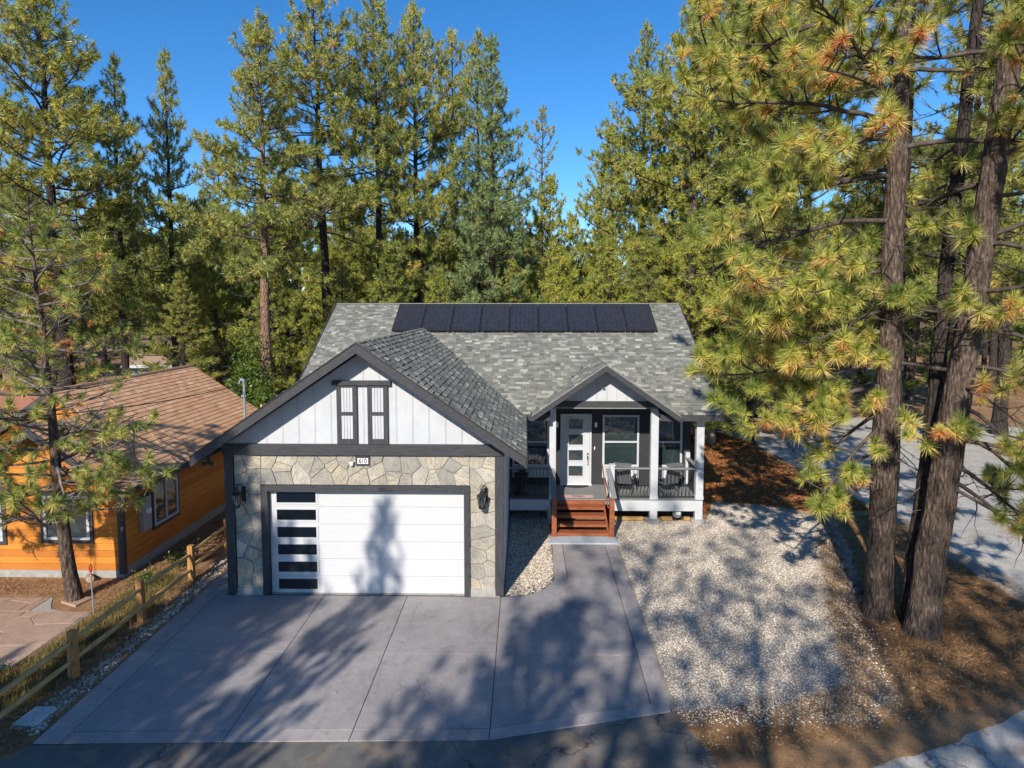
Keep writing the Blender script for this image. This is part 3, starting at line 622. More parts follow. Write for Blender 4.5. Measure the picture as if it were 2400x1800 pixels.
for c in cells:
    m = MB(); c = c[::-1]
    dp = rs.uniform(0.018, 0.04)
    m.prism(c, GY + 0.03, GY + 0.02 - dp, 'y', tint=rs.random(), inset=0.007)
    m.build('stone', 'stone', sw, extra={'spin': rs.random()})
# stem wall
for a, b in ((-7.30, -6.52), (-1.40, -0.62)):
    m = MB(); m.box(a, b, GY - 0.03, GY + 0.15, 0.0, 0.21); m.build('stem_wall', 'conc', house)
# trims
def trim(name, x0, x1, z0, z1, y0, y1, mat='charcoal', parent=house):
    m = MB(); m.box(x0, x1, y0, y1, z0, z1); return m.build(name, mat, parent)
trim('corner_board', -7.46, -7.24, 0.06, 3.62, GY - 0.055, GY + 0.17, 'charcoalv')
trim('corner_board', -0.725, -0.52, 0.06, 3.62, GY - 0.055, GY + 0.17, 'charcoalv')
trim('gable_beam', -7.48, -0.50, 3.622, 3.885, GY - 0.09, GY + 0.17)
trim('door_casing', -6.565, -6.40, 0.03, 2.70, GY - 0.07, GY + 0.24, 'charcoalv'); trim('door_casing', -1.50, -1.355, 0.03, 2.70, GY - 0.07, GY + 0.24, 'charcoalv')
trim('door_header', -6.565, -1.355, 2.702, 2.855, GY - 0.08, GY + 0.24)
# gable boards, clipped by the rake
def gable_z(x, xc, zr, sl): return zr - abs(x - xc) * sl
def boards(x0, x1, z0, xc, zr, sl, y0, y1, pitch, parent, ph=0.0):
    x = x0 - ph
    while x < x1:
        a, b = max(x, x0), min(x + pitch, x1); x += pitch
        if b - a < 0.03: continue
        a2, b2 = a + 0.003, b - 0.003
        za, zb = gable_z(a2, xc, zr, sl), gable_z(b2, xc, zr, sl)
        if max(za, zb) < z0 + 0.03: continue
        poly = [(a2, z0), (b2, z0), (b2, max(zb, z0 + .005))]
        if a2 < xc < b2: poly.append((xc, zr))
        poly.append((a2, max(za, z0 + .005)))
        m = MB(); m.prism(poly, y1, y0, 'y'); m.build('board', 'white', parent)
        m = MB()
        c = a2 + 0.012
        zc = gable_z(c, xc, zr, sl)
        if zc > z0 + .05: m.box(c - 0.011, c + 0.011, y0 - 0.012, y0 - 0.001, z0, zc - 0.01); m.build('batten', 'white', parent)
gw = MB(); gw.prism([(GX0, 3.885), (GX1, 3.885), (GXC, 6.18)], GY + 0.158, GY + 0.06, 'y'); gw = gw.build('gable_wall', 'mortar', house)
boards(GX0 + .02, GX1 - .02, 3.887, GXC, 6.17, 0.677, GY + 0.02, GY + 0.06, 0.405, gw, 0.2)
# shutters
trim('shutter_header', -4.72, -3.28, 5.36, 5.47, GY - 0.09, GY + 0.018)
for sx in (-4.62, -3.86):
    w = 0.5; sh = MB(); y0, y1 = GY - 0.05, GY + 0.018
    sh.box(sx, sx + 0.105, y0, y1, 3.89, 5.358); sh.box(sx + w - 0.105, sx + w, y0, y1, 3.89, 5.358)
    for za, zb in ((3.89, 4.02), (4.61, 4.69), (5.30, 5.358)): sh.box(sx + 0.106, sx + w - 0.106, y0, y1, za, zb)
    sh = sh.build('shutter', 'charcoalv', house)
    for za, zb in ((4.022, 4.608), (4.692, 5.298)):
        for k in range(4):
            xa = sx + 0.108 + k * 0.071
            m = MB(); m.box(xa + .005, xa + 0.066, GY - 0.03, GY + 0.017, za, zb); m.build('slat', 'white', sh)
# garage door
gd = MB(); gd.box(-6.402, -1.498, GY + 0.14, GY + 0.158, 0.03, 2.72); gd = gd.build('garage_door', 'mortar', house)
for k in range(6):
    z0 = 0.04 + k * 0.447
    m = MB(); ya, yb = GY + 0.095, GY + 0.139
    m.box(-6.395, -1.505, ya, yb, z0 + 0.003, z0 + 0.444)
    m.build('door_section', 'panelw', gd)
    zc = z0 + 0.235
    fr = MB()
    for a, b, c, d in ((-6.27, -5.18, zc + .135, zc + .175), (-6.27, -5.18, zc - .175, zc - .135), (-6.27, -6.22, zc - .135, zc + .135), (-5.23, -5.18, zc - .135, zc + .135)):
        fr.box(a, b, ya - 0.02, ya - 0.001, c, d)
    fr.build('window_frame', 'panelw', gd)
    m = MB(); m.box(-6.219, -5.231, ya - 0.008, ya - 0.0015, zc - .134, zc + .134); m.build('window_pane', 'blackglass', gd)
m = MB(); m.box(-6.40, -1.50, GY + 0.06, GY + 0.14, 0.0, 0.034); m.build('door_sill', 'conc', house)
# ---------------- roofs of the house
sl = 0.677; TH = 0.20
def roof_part(name, slab_polys, label=None):
    m = MB()
    for verts, faces in slab_polys: m.add(verts, faces)
    return m.build(name, 'roofdeck', house, label=label)
def slab_from(MX, W, L, th):
    p = [MX @ Vector(q) for q in ((0, 0, 0), (W, 0, 0), (W, L, 0), (0, L, 0), (0, 0, -th), (W, 0, -th), (W, L, -th), (0, L, -th))]
    return [tuple(q) for q in p], [(0, 1, 2, 3), (7, 6, 5, 4), (4, 5, 1, 0), (5, 6, 2, 1), (6, 7, 3, 2), (7, 4, 0, 3)]
# main
Wm = 6.45 + 7.93; Lm = math.hypot(6.55, 6.55 * 0.554)
MXf = plane((-7.93, 21.55, 3.75), (1, 0, 0), (0, 1, 0.554)); MXb = plane((6.45, 34.65, 3.75), (-1, 0, 0), (0, -1, 0.554))
def sub(x0, x1, ya):
    k = math.hypot(1, .554); return slab_from(plane((x0, ya, mainz(ya)), (1, 0, 0), (0, 1, 0.554)), x1 - x0, (28.1 - ya) * k, .12)
mr = roof_part('main_roof', [sub(-7.93, .84, 21.55), sub(.84, 4.42, 24.0), sub(4.42, 6.45, 21.55), slab_from(MXb, Wm, Lm, 0.12)])
def under_others(c):
    # covered by the garage or porch gable roofs
    if c.z < 6.43 - abs(c.x - GXC) * sl - 0.05 and c.y < 26.8 and c.x < 0.1: return True
    if c.z < 5.42 - abs(c.x - 2.61) * 0.69 - 0.05 and c.y < 24.8: return True
    return False
roof_field('house', mr, MXf, Wm, Lm, 0.13, 0.10, 0.30, 'shingle', 1, True, under_others)
roof_field('house', mr, MXb, Wm, Lm, 0.165, 0.3, 0.6, 'shingle', 2, False)
for xa, xb in ((0.02, .82), (4.44, 6.48)):
    m = MB(); m.box(xa, xb, 21.515, 21.548, 3.555, 3.755); m.build('fascia', 'charcoal', mr)
    m = MB(); m.box(xa + .01, xb - .04, 21.55, 22.0, 3.56, 3.58); m.build('soffit', 'white', mr)
m = MB(); m.box(-7.93, 6.45, 28.0, 28.2, 7.37, 7.405); m.build('ridge_cap', 'shingle', mr)
for x in (6.452, -7.985):
    m = MB(); m.prism([(21.55, 3.57), (28.1, 3.57 + 6.55 * .554), (34.65, 3.57), (34.65, 3.77), (28.1, 3.77 + 6.55 * .554), (21.55, 3.77)], x, x + 0.035, 'x'); m.build('rake_board', 'charcoal', mr)
m = MB(); m.box(-0.52, 5.96, 21.98, 23.8, 3.985, 4.0); m.build('porch_ceiling', 'darkwall', house)
# garage roof
Lg = math.hypot(4.03, 4.03 * sl); Wg = 27.0 - 15.64; zr = 6.43; ze = zr - 4.03 * sl
MXr = plane((GXC + 4.03, 15.64, ze), (0, 1, 0), (-1, 0, sl)); MXl = plane((GXC - 4.03, 27.0, ze), (0, -1, 0), (1, 0, sl))
gr = roof_part('garage_roof', [slab_from(MXr, Wg, Lg, 0.08), slab_from(MXl, Wg, Lg, 0.08)])
def under_main(c): return c.z < mainz(c.y) - 0.06 if c.y > 21.6 else False
roof_field('house', gr, MXr, Wg, Lg, 0.15, 0.11, 0.32, 'shingle', 3, True, under_main)
roof_field('house', gr, MXl, Wg, Lg, 0.195, 0.14, 0.40, 'shingle', 4, False)
k = 0
for i in range(40):
    y = 15.64 + i * 0.26
    if mainz(y) > 6.43 and y > 21: break
    m = MB(); m.add([(GXC - .13, y, zr - .085), (GXC, y, zr + .012), (GXC + .13, y, zr - .085), (GXC - .13, y + .3, zr - .10), (GXC, y + .3, zr - .004), (GXC + .13, y + .3, zr - .10), (GXC - .13, y, zr - .11), (GXC + .13, y, zr - .11)],
                    [(0, 1, 4, 3), (1, 2, 5, 4), (6, 7, 2, 1, 0)], 0.3 + 0.3 * ((i * 7) % 5) / 5); m.build('ridge_cap', 'shingle', gr)
def rake(name, xc, zr, half, sl, hgt, y0, y1, parent, mat='charcoal', dz=0.0):
    for s in (-1, 1):
        e = xc + s * half; zz = zr - half * sl
        poly = [(xc, zr + dz), (xc, zr + dz - hgt * 1.2), (e, zz + dz - hgt * 1.2), (e, zz + dz)]
        if s < 0: poly = poly[::-1]
        m = MB(); m.prism(poly, y0, y1, 'y'); m.build(name, mat, parent)
rake('rake_board', GXC, zr - 0.012, 4.05, sl, 0.205, 15.60, 15.638, gr)
rake('drip_edge', GXC, zr + 0.012, 4.06, sl, 0.03, 15.585, 15.599, gr, 'black')
for s in (-1, 1):   # eave fascias and soffits of the garage
    x = GXC + s * 4.035
    m = MB(); m.box(min(x, x + s * .03), max(x, x + s * .03), 15.6, 22.9, ze - 0.22, ze + 0.004); m.build('fascia', 'charcoal', gr)
    e0, e1 = GXC + s * 4.03, GXC + s * 3.44
    poly = [(e0, ze - 0.10), (e1, ze - 0.10 + 0.59 * sl), (e1, ze - 0.12 + 0.59 * sl), (e0, ze - 0.12)]
    m = MB(); m.prism(poly, 15.645, 22.0, 'y'); m.build('soffit', 'white', gr)
# porch gable roof
PC = 2.61; PH = 2.36; psl = 0.69; pz = 5.42; pe = pz - PH * psl; Lp = math.hypot(PH, PH * psl); Wp = 25.0 - 21.22
MXpl = plane((PC - PH, 25.0, pe), (0, -1, 0), (1, 0, psl)); MXpr = plane((PC + PH, 21.22, pe), (0, 1, 0), (-1, 0, psl))
pr = roof_part('porch_roof', [slab_from(MXpl, Wp, Lp, 0.07), slab_from(MXpr, Wp, Lp, 0.07)])
roof_field('house', pr, MXpl, Wp, Lp, 0.15, 0.11, 0.32, 'shingle', 5, True, under_main); roof_field('house', pr, MXpr, Wp, Lp, 0.195, 0.14, 0.40, 'shingle', 6, False)
for i in range(12):
    y = 21.22 + i * 0.26
    m = MB(); m.add([(PC - .13, y, pz - .085), (PC, y, pz + .012), (PC + .13, y, pz - .085), (PC - .13, y + .3, pz - .10), (PC, y + .3, pz - .004), (PC + .13, y + .3, pz - .10)], [(0, 1, 4, 3), (1, 2, 5, 4)], 0.35 + 0.05 * (i % 3)); m.build('ridge_cap', 'shingle', pr)
rake('rake_board', PC, pz - 0.012, PH + .02, psl, 0.17, 21.18, 21.217, pr)
rake('drip_edge', PC, pz + 0.012, PH + .03, psl, 0.03, 21.165, 21.179, pr, 'greyrail')
pg = MB(); pg.prism([(0.86, 4.14), (4.42, 4.14), (PC, 5.30)], 22.10, 22.0, 'y'); pg = pg.build('porch_gable', 'mortar', house)
boards(0.84, 4.44, 4.142, PC, 5.29, 0.66, 21.96, 22.0, 0.33, pg, 0.1)
trim('porch_beam', 0.80, 4.47, 3.945, 4.14, 21.90, 22.13); trim('beam_moulding', 0.82, 4.45, 3.89, 3.943, 21.93, 22.10, 'greyrail')
trim('eave_beam', 4.46, 6.0, 3.58, 3.88, 21.96, 22.12, 'charcoal'); trim('eave_beam', -0.5, 0.82, 3.58, 3.88, 21.96, 22.12, 'charcoal')
flush_shingles('house')
# ---------------- porch
def bx(name, x0, x1, y0, y1, z0, z1, mat, parent=house):
    m = MB(); m.box(x0, x1, y0, y1, z0, z1); return m.build(name, mat, parent)
dk = MB(); dk.box(-0.5, 5.95, 22.04, 23.79, 0.62, 0.78); dk = dk.build('deck', 'deck', house)
for k in range(12):
    y = 21.97 + k * 0.153; bx('deck_board', -0.52, 5.98, y, y + 0.146, 0.782, 0.82, 'deck', dk)
bx('deck_skirt', -0.5, 0.86, 21.98, 22.03, 0.42, 0.78, 'white', dk); bx('deck_skirt', 2.86, 5.97, 21.98, 22.03, 0.42, 0.78, 'white', dk)
bx('deck_skirt', 5.93, 5.97, 22.032, 23.79, 0.42, 0.78, 'white', dk)
def post(x0, x1, zt, yb=22.17, label=None):
    p = MB(); p.box(x0, x1, yb - 0.22, yb, 0.822, zt); p = p.build('porch_post', 'white', house)
    w = 0.012
    bx('post_base', x0 - w, x1 + w, yb - 0.22 - w, yb + w, 0.8215, 0.95, 'white', p)
post(0.83, 1.045, 3.89); post(4.21, 4.455, 3.89); post(5.72, 5.97, 3.58)
for x0, x1 in ((0.78, 0.9), (4.21, 4.455), (5.72, 5.97)):
    bx('pier_post', x0, x1, 21.97, 22.16, 0.12, 0.418 if x0 > 1 else 0.6, 'white')
    m = MB(); m.lathe([(0.26, 0.0), (0.25, 0.10), (0.20, 0.14)], (x0 + x1) / 2, 22.06, 14); m.build('footing', 'conc', house)
def railing(x0, x1, y=22.06, n=None):
    r = MB(); r.box(x0, x1, y - 0.06, y + 0.06, 1.835, 1.875); r = r.build('railing', 'greyrail', house)
    bx('rail_bar', x0, x1, y - 0.015, y + 0.015, 1.80, 1.834, 'black', r); bx('rail_bar', x0, x1, y - 0.015, y + 0.015, 0.885, 0.915, 'black', r)
    n = int((x1 - x0) / 0.118)
    for i in range(n):
        x = x0 + (i + .5) * (x1 - x0) / n; bx('baluster', x - .009, x + .009, y - .009, y + .009, 0.9155, 1.7995, 'black', r)
railing(3.02, 4.205); railing(4.46, 5.715); railing(-0.5, 0.825)
r = MB(); r.box(5.78, 5.92, 22.18, 23.6, 1.84, 1.875); r = r.build('railing', 'greyrail', house)
for i in range(11): bx('baluster', 5.84, 5.86, 22.3 + i * .118, 22.318 + i * .118, 0.83, 1.839, 'black', r)
bx('rail_post', 5.78, 5.93, 23.62, 23.77, 0.822, 2.05, 'white')
np_ = bx('newel_post', 2.86, 3.015, 21.97, 22.13, 0.822, 1.95, 'white'); bx('newel_cap', 2.84, 3.035, 21.95, 22.15, 1.952, 2.0, 'white', np_)
# stairs
st = MB()
for x in (0.99, 2.62):
    st.prism([(22.0, 0.62), (22.0, 0.80), (20.42, 0.10), (20.42, 0.0), (20.75, 0.0)], x, x + 0.05, 'x')
st = st.build('stairs', 'stair', house)
bx('riser_board', 1.0, 2.66, 21.945, 21.968, 0.655, 0.78, 'stair', st)
for k in range(4):
    z = 0.656 - k * 0.164; y1 = 21.94 - k * 0.375
    for q in range(2): bx('tread', 0.995, 2.665, y1 - 0.172 * (q + 1) + .006, y1 - 0.172 * q, z - 0.045, z, 'stair', st)
    bx('tread_nosing', 0.995, 2.665, y1 - 0.37, y1 - 0.347, z - 0.08, z + 0.001, 'stair', st)
for x in (0.93, 2.735):
    bx('stair_post', x - .075, x + .075, 20.38, 20.53, 0.0, 1.30, 'stair', st)
    m = MB(); m.prism([(21.96, 1.84), (21.96, 1.88), (20.40, 1.345), (20.40, 1.305)], x - 0.08 + (0.06 if x > 2 else -0.02), x + 0.08 + (0.06 if x > 2 else -0.02), 'x'); m.build('stair_rail', 'greyrail', st)
    m = MB(); m.prism([(21.96, 0.95), (21.96, 1.838), (21.86, 1.803), (21.86, 0.95)], x - 0.03, x + 0.03, 'x'); m.build('rail_upright', 'white', st)
m = MB(); m.tube([(2.60, 22.05, 1.98), (2.60, 21.9, 1.96), (2.605, 21.2, 1.5), (2.61, 20.6, 1.06), (2.63, 20.46, 0.98)], 0.022, 8); m.build('handrail', 'stair', st)
# front door
fd = bx('front_door', 1.36, 2.34, 23.74, 23.798, 0.86, 3.36, 'white')
for a, b, c, d in ((1.29, 1.355, 0.82, 3.42), (2.345, 2.41, 0.82, 3.42), (1.356, 2.344, 3.362, 3.42)): bx('door_frame', a, b, 23.715, 23.797, c, d, 'white', fd)
bx('threshold', 1.28, 2.42, 23.68, 23.739, 0.822, 0.862, 'plate', fd)
for zt, zb in ((3.24, 2.87), (2.67, 2.30), (2.10, 1.73), (1.52, 1.16)):
    f = MB()
    for a, b, c, d in ((1.545, 2.145, zt, zt + .045), (1.545, 2.145, zb - .045, zb), (1.545, 1.59, zb, zt), (2.10, 2.145, zb, zt)): f.box(a, b, 23.722, 23.739, c, d)
    f.build('pane_frame', 'white', fd); bx('pane', 1.591, 2.099, 23.731, 23.7395, zb + .001, zt - .001, 'glass', fd)
h = MB(); h.box(2.255, 2.305, 23.715, 23.739, 1.93, 2.0); h.box(2.255, 2.305, 23.71, 23.739, 1.78, 1.88); h.tube([(2.28, 23.72, 1.8), (2.28, 23.67, 1.77), (2.28, 23.67, 1.60), (2.28, 23.72, 1.56)], 0.014, 6); h.build('handle', 'black', fd)
for x in (1.17, 2.55): pass
def win(x0, x1, z0, z1, y=23.8, cur=None):
    w = bx('window', x0 + .05, x1 - .05, y - 0.012, y - 0.001, z0 + .05, z1 - .05, 'interior')
    for a, b, c, d in ((x0, x1, z1 - .07, z1), (x0, x1, z0, z0 + .07), (x0, x0 + .07, z0 + .07, z1 - .07), (x1 - .07, x1, z0 + .07, z1 - .07)): bx('frame', a, b, y - 0.06, y - 0.0125, c, d, 'white', w)
    zm = z0 + (z1 - z0) * 0.48
    bx('sash_rail', x0 + .071, x1 - .071, y - 0.055, y - 0.0125, zm - .03, zm + .03, 'white', w)
    bx('pane', x0 + .071, x1 - .071, y - 0.026, y - 0.014, zm + .031, z1 - .071, 'glass', w); bx('pane', x0 + .071, x1 - .071, y - 0.034, y - 0.014, z0 + .071, zm - .031, 'glass', w)
    bx('apron_panel', x0, x1, y - 0.03, y - 0.001, 1.08, z0 - .004, 'white', w)
win(2.81, 4.12, 1.50, 3.38); win(4.53, 5.67, 1.50, 3.38); win(-0.44, 0.88, 1.50, 3.36)

# ------------------------------------------------------------------ things on the house
def sconce(x, z, label):
    t = thing('porch_sconce', label, 'wall light', (x, 23.79, z), 0, 'sconces beside the front door')
    m = MB(); m.box(-.055, .055, -.02, .0, -.12, .12); m.build('back_plate', 'bronze', t, local=True)
    m = MB(); m.box(-.045, .045, -.10, -.021, -.09, .085); m.build('glass_body', 'plate', t, local=True)
    m = MB(); m.box(-.055, .055, -.11, -.021, .086, .115); m.build('cap', 'bronze', t, local=True)
sconce(2.56, 3.03, 'small box wall light right of the front door'); sconce(1.17, 3.03, 'small box wall light left of the front door, half behind the porch post')
m = MB(); m.box(2.515, 2.545, 23.775, 23.799, 2.11, 2.22); tag(m.build('doorbell', 'plate'), 'small white doorbell on the dark wall beside the front door', 'doorbell')
def lantern(x, label, group='lanterns flanking the garage door'):
    t = thing('wall_lantern', label, 'lantern', (x, GY - 0.03, 2.32), 0, group)
    m = MB(); m.box(.03, .12, -.03, .03, .12, .48); m.build('back_plate', 'bronze', t, local=True)
    m = MB(); pts = [(0.075, -.03, .44), (0.075, -.08, .55), (0.05, -.16, .59), (0.0, -.22, .56), (-.01, -.22, .50)]
    m.tube(pts, 0.014, 6); m.tube([(-.01 + .05 * math.cos(a), -.22, .56 + .055 * math.sin(a)) for a in np.linspace(0, 6.28, 13)], 0.009, 5); m.build('scroll_arm', 'bronze', t, local=True)
    m = MB(); m.lathe([(0.012, .52), (0.03, .48), (0.05, .46), (0.055, .42), (0.135, .36), (0.135, .335)], -.01, -.22, 8); m.build('cap', 'bronze', t, local=True)
    c = MB()
    for k in range(6):
        a = k * math.pi / 3; c.tube([(-.01 + .115 * math.cos(a), -.22 + .115 * math.sin(a), .335), (-.01 + .075 * math.cos(a), -.22 + .075 * math.sin(a), .06)], 0.008, 4)
    c.lathe([(0.08, .03), (0.085, .06)], -.01, -.22, 8); c.lathe([(0.02, .0), (0.03, .03)], -.01, -.22, 6); c.build('cage', 'bronze', t, local=True)
    m = MB(); m.lathe([(0.068, .062), (0.108, .333)], -.01, -.22, 10); m.build('glass_shade', 'clear', t, local=True)
    m = MB(); m.lathe([(0.02, .063), (0.02, .2), (0.008, .25)], -.01, -.22, 8); m.build('candle', 'plate', t, local=True)
lantern(-7.07, 'black wall lantern on shaded stone left of the garage door'); lantern(-1.03, 'black wall lantern on sunlit stone right of the garage door')
t = thing('house_number_sign', 'dark framed house number plate reading 610 above the garage door', 'sign', (-4.0, GY - 0.03, 3.36))
m = MB(); m.box(-.175, .175, -.025, .02, 0.0, .04); m.box(-.175, .175, -.025, .02, .19, .23); m.box(-.175, -.135, -.025, .02, .04, .19); m.box(.135, .175, -.025, .02, .04, .19); m.build('frame', 'charcoal', t, local=True)
m = MB(); m.box(-.134, .134, -.012, .02, .041, .189); m.build('plate', 'plate', t, local=True)
fc = bpy.data.curves.new('digits', 'FONT'); fc.body = '610'; fc.size = 0.165; fc.align_x = 'CENTER'; fc.extrude = 0.003; fc.offset = 0.003; fc.materials.append(MT['black'])
ft = bpy.data.objects.new('digits_text', fc); COL.objects.link(ft); bpy.context.view_layer.update()
fm = bpy.data.meshes.new_from_object(ft.evaluated_get(bpy.context.evaluated_depsgraph_get())); bpy.data.objects.remove(ft)
fo = bpy.data.objects.new('digits', fm); COL.objects.link(fo); fo.parent = t; fo.location = (0, -.0165, .06); fo.rotation_euler = (R(90), 0, 0); fo.scale = (0.8, 1, 1)
t = thing('security_camera', 'small white dome camera beside the house number sign', 'camera', (-4.27, GY - 0.03, 3.40))
m = MB(); m.lathe([(0.05, 0.0), (0.055, .03), (0.055, .06)], 0, -.05, 10); m.build('mount', 'plate', t, local=True)
m = MB(); m.lathe([(0.01, -.05), (0.04, -.035), (0.05, -.001)], 0, -.05, 10); m.build('lens_dome', 'plate', t, True, local=True)
t = thing('flood_camera', 'black floodlight camera under the left end of the garage eave', 'camera', (-7.78, 15.95, 3.42))
m = MB(); m.box(-.04, .04, -.04, .04, .0, .16); m.build('mount', 'black', t, local=True)
for dx in (-.10, .10):
    m = MB(); m.lathe([(0.03, -.05), (0.055, -.02), (0.055, .04), (0.02, .07)], dx, -.03, 8); m.build('lamp_head', 'black', t, local=True)
t = thing('gable_camera', 'small round black camera in the porch gable', 'camera', (2.62, 21.945, 4.57))
m = MB(); m.tube([(0, .012, 0), (0, -.04, 0)], 0.05, 10); m.build('housing', 'greymeter', t, local=True)
m = MB(); m.tube([(0, -.041, 0), (0, -.06, 0)], 0.03, 10); m.build('lens', 'black', t, local=True)
# solar panels
NS = Vector((0, -0.554, 1)).normalized()
for k in range(9):
    x0 = -5.22 + k * 1.155
    names = ['leftmost black solar panel of the ridge row', 'second black solar panel from the left on the ridge', 'third black solar panel from the left on the ridge', 'fourth black solar panel from the left on the ridge', 'middle black solar panel of the nine on the ridge', 'fourth black solar panel from the right on the ridge', 'third black solar panel from the right on the ridge', 'second black solar panel from the right on the ridge', 'rightmost black solar panel of the ridge row']
    Y0 = 26.0; b = Vector((x0, Y0, mainz(Y0))) + NS * 0.07
    t = thing('solar_panel', names[k], 'solar panel', b, 0, 'row of solar panels below the ridge')
    t.rotation_euler = (math.atan(0.554), 0, 0)
    Lp_ = 2.12
    m = MB()
    for a, bb, c, d in ((0, 1.14, 0, .03), (0, 1.14, Lp_ - .03, Lp_), (0, .03, .03, Lp_ - .03), (1.11, 1.14, .03, Lp_ - .03)): m.box(a, bb, c, d, .02, .06)
    m.build('frame', 'black', t, local=True)
    m = MB(); m.box(.031, 1.109, .031, Lp_ - .031, .03, .055); m.build('cells', 'solar', t, local=True)
    for u in (.1, 1.04):
        m = MB(); m.box(u - .02, u + .02, 0.02, Lp_ - .02, -.07, .019); m.build('rail', 'steel', t, local=True)
for x in (-6.4,):
    pass
# porch things
def patio_chair(loc, rz, label):
    t = thing('patio_chair', label, 'chair', loc, rz, 'grey slatted chairs on the porch')
    for k in range(6):
        m = MB(); m.box(-.29, .29, -.02 + k * .088, .06 + k * .088, .36 - k * .012, .385 - k * .012); m.build('seat_slat', 'chairgrey', t, local=True)
    b = MB()
    for k in range(5):
        z0 = .36 + k * .135; y = -.06 - k * .055
        m = MB(); m.add([(-.29, y, z0), (.29, y, z0), (.29, y - .05, z0 + .125), (-.29, y - .05, z0 + .125), (-.29, y - .025, z0 - .01), (.29, y - .025, z0 - .01), (.29, y - .075, z0 + .115), (-.29, y - .075, z0 + .115)],
                        [(0, 1, 2, 3), (7, 6, 5, 4), (4, 5, 1, 0), (5, 6, 2, 1), (6, 7, 3, 2), (7, 4, 0, 3)]); m.build('back_slat', 'chairgrey', t, local=True)
    for s in (-1, 1):
        m = MB(); m.box(s * .34 - .05, s * .34 + .05, -.18, .54, .56, .585); m.build('armrest', 'chairgrey', t, local=True)
        m = MB(); m.box(s * .34 - .03, s * .34 + .03, .42, .50, 0, .56); m.build('leg', 'chairgrey', t, local=True)
        m = MB(); m.prism([(-.30, .0), (-.22, .0), (.45, .33), (.45, .40)], s * .31 - .02, s * .31 + .02, 'x'); m.build('leg', 'chairgrey', t, local=True)
    m = MB(); m.add([(-.31, -.36, 1.02), (.31, -.36, 1.02), (.31, -.17, 1.07), (-.31, -.17, 1.07), (-.31, -.36, 1.05), (.31, -.36, 1.05), (.31, -.17, 1.10), (-.31, -.17, 1.10)], [(3, 2, 1, 0), (4, 5, 6, 7), (0, 1, 5, 4), (1, 2, 6, 5), (2, 3, 7, 6), (3, 0, 4, 7)]); m.build('headrest', 'chairgrey', t, local=True)
patio_chair((3.42, 22.72, 0.82), R(-18), 'grey slatted patio chair between newel post and middle porch post')
patio_chair((5.02, 22.72, 0.82), R(22), 'grey slatted patio chair between middle and corner porch posts')
t = thing('potted_plant', 'tall black urn with spiky green palm on the porch left end', 'plant', (-0.12, 22.55, 0.82))
m = MB(); m.lathe([(0.24, 0), (0.24, .04), (0.13, .08), (0.15, .2), (0.20, .45), (0.25, .68), (0.27, .70), (0.25, .72), (0.22, .70)], 0, 0, 16); m.build('pot', 'pot', t, True, local=True)
rs = random.Random(4)
for k in range(26):
    a = rs.uniform(0, 6.28); L = rs.uniform(.35, .62); e = rs.uniform(.2, 1.2)
    d = Vector((math.cos(a) * math.cos(e), math.sin(a) * math.cos(e), math.sin(e))); s = Vector((-math.sin(a), math.cos(a), 0)) * .022
    p0 = Vector((0, 0, .68)); p1 = p0 + d * L * .55; p2 = p0 + d * L - Vector((0, 0, .12 * L))
    m = MB(); m.add([p0 - s * .5, p0 + s * .5, p1 + s, p1 - s, p2], [(0, 1, 2, 3), (3, 2, 4)]); m.build('frond', 'palm', t, local=True)
m = MB(); m.prism([(1.40, 23.66)] + [(1.85 + .47 * math.cos(a), 23.66 - .34 * math.sin(a)) for a in np.linspace(math.pi, 2 * math.pi, 14)[1:-1] * -1] + [(2.30, 23.66)], 0.821, 0.838, 'z')
tag(m.build('doormat', 'mat'), 'dark half round doormat at the front door', 'doormat')
t = thing('welcome_mat', 'pink and white brick print mat at the top of the stairs', 'doormat', (1.28, 22.08, 0.8215))
m = MB(); m.box(0, 1.06, 0, .36, 0, .012); m.build('mat_body', 'brickmat', t, local=True)
m = MB(); rs = random.Random(2)
pts = [(0.36 + .38 * i / 40, .17 + .07 * math.sin(i * 1.15) * (1 if i % 13 < 9 else .3), .0165) for i in range(41)]
m.tube(pts, 0.009, 4); m.build('script_print', 'black', t, local=True)
t = thing('gas_meter', 'grey gas meter on a pipe under the porch deck', 'gas meter', (5.15, 22.25, 0))
m = MB(); m.lathe([(0.10, .12), (0.15, .16), (0.16, .3), (0.13, .4), (0.08, .44)], 0.03, 0, 12); m.build('meter_body', 'greymeter', t, True, local=True)
m = MB(); m.box(-.05, .11, -.19, -.13, .26, .38); m.build('dial', 'plate', t, local=True)
m = MB(); m.tube([(-.3, .05, 0), (-.3, .05, .36), (-.25, .05, .42), (0.0, .0, .44)], 0.022, 6); m.tube([(.2, .05, .42), (.3, .1, .42), (.3, .1, .6)], 0.022, 6); m.tube([(.03, 0, .43), (.2, .05, .43)], .022, 6); m.build('pipe', 'black', t, local=True)
for a, b, y, lab in ((3.05, 4.02, 22.2, 'tan landscape timber on gravel between stairs and middle pier'), (4.64, 5.0, 22.22, 'short tan landscape timber left of the gas meter'), (5.4, 5.6, 22.22, 'short tan landscape timber right of the gas meter')):
    m = MB(); m.tube([(a, y, .075), (b, y, .075)], 0.085, 8); tag(m.build('landscape_timber', 'timber'), lab, 'timber', 'timbers under the deck edge')

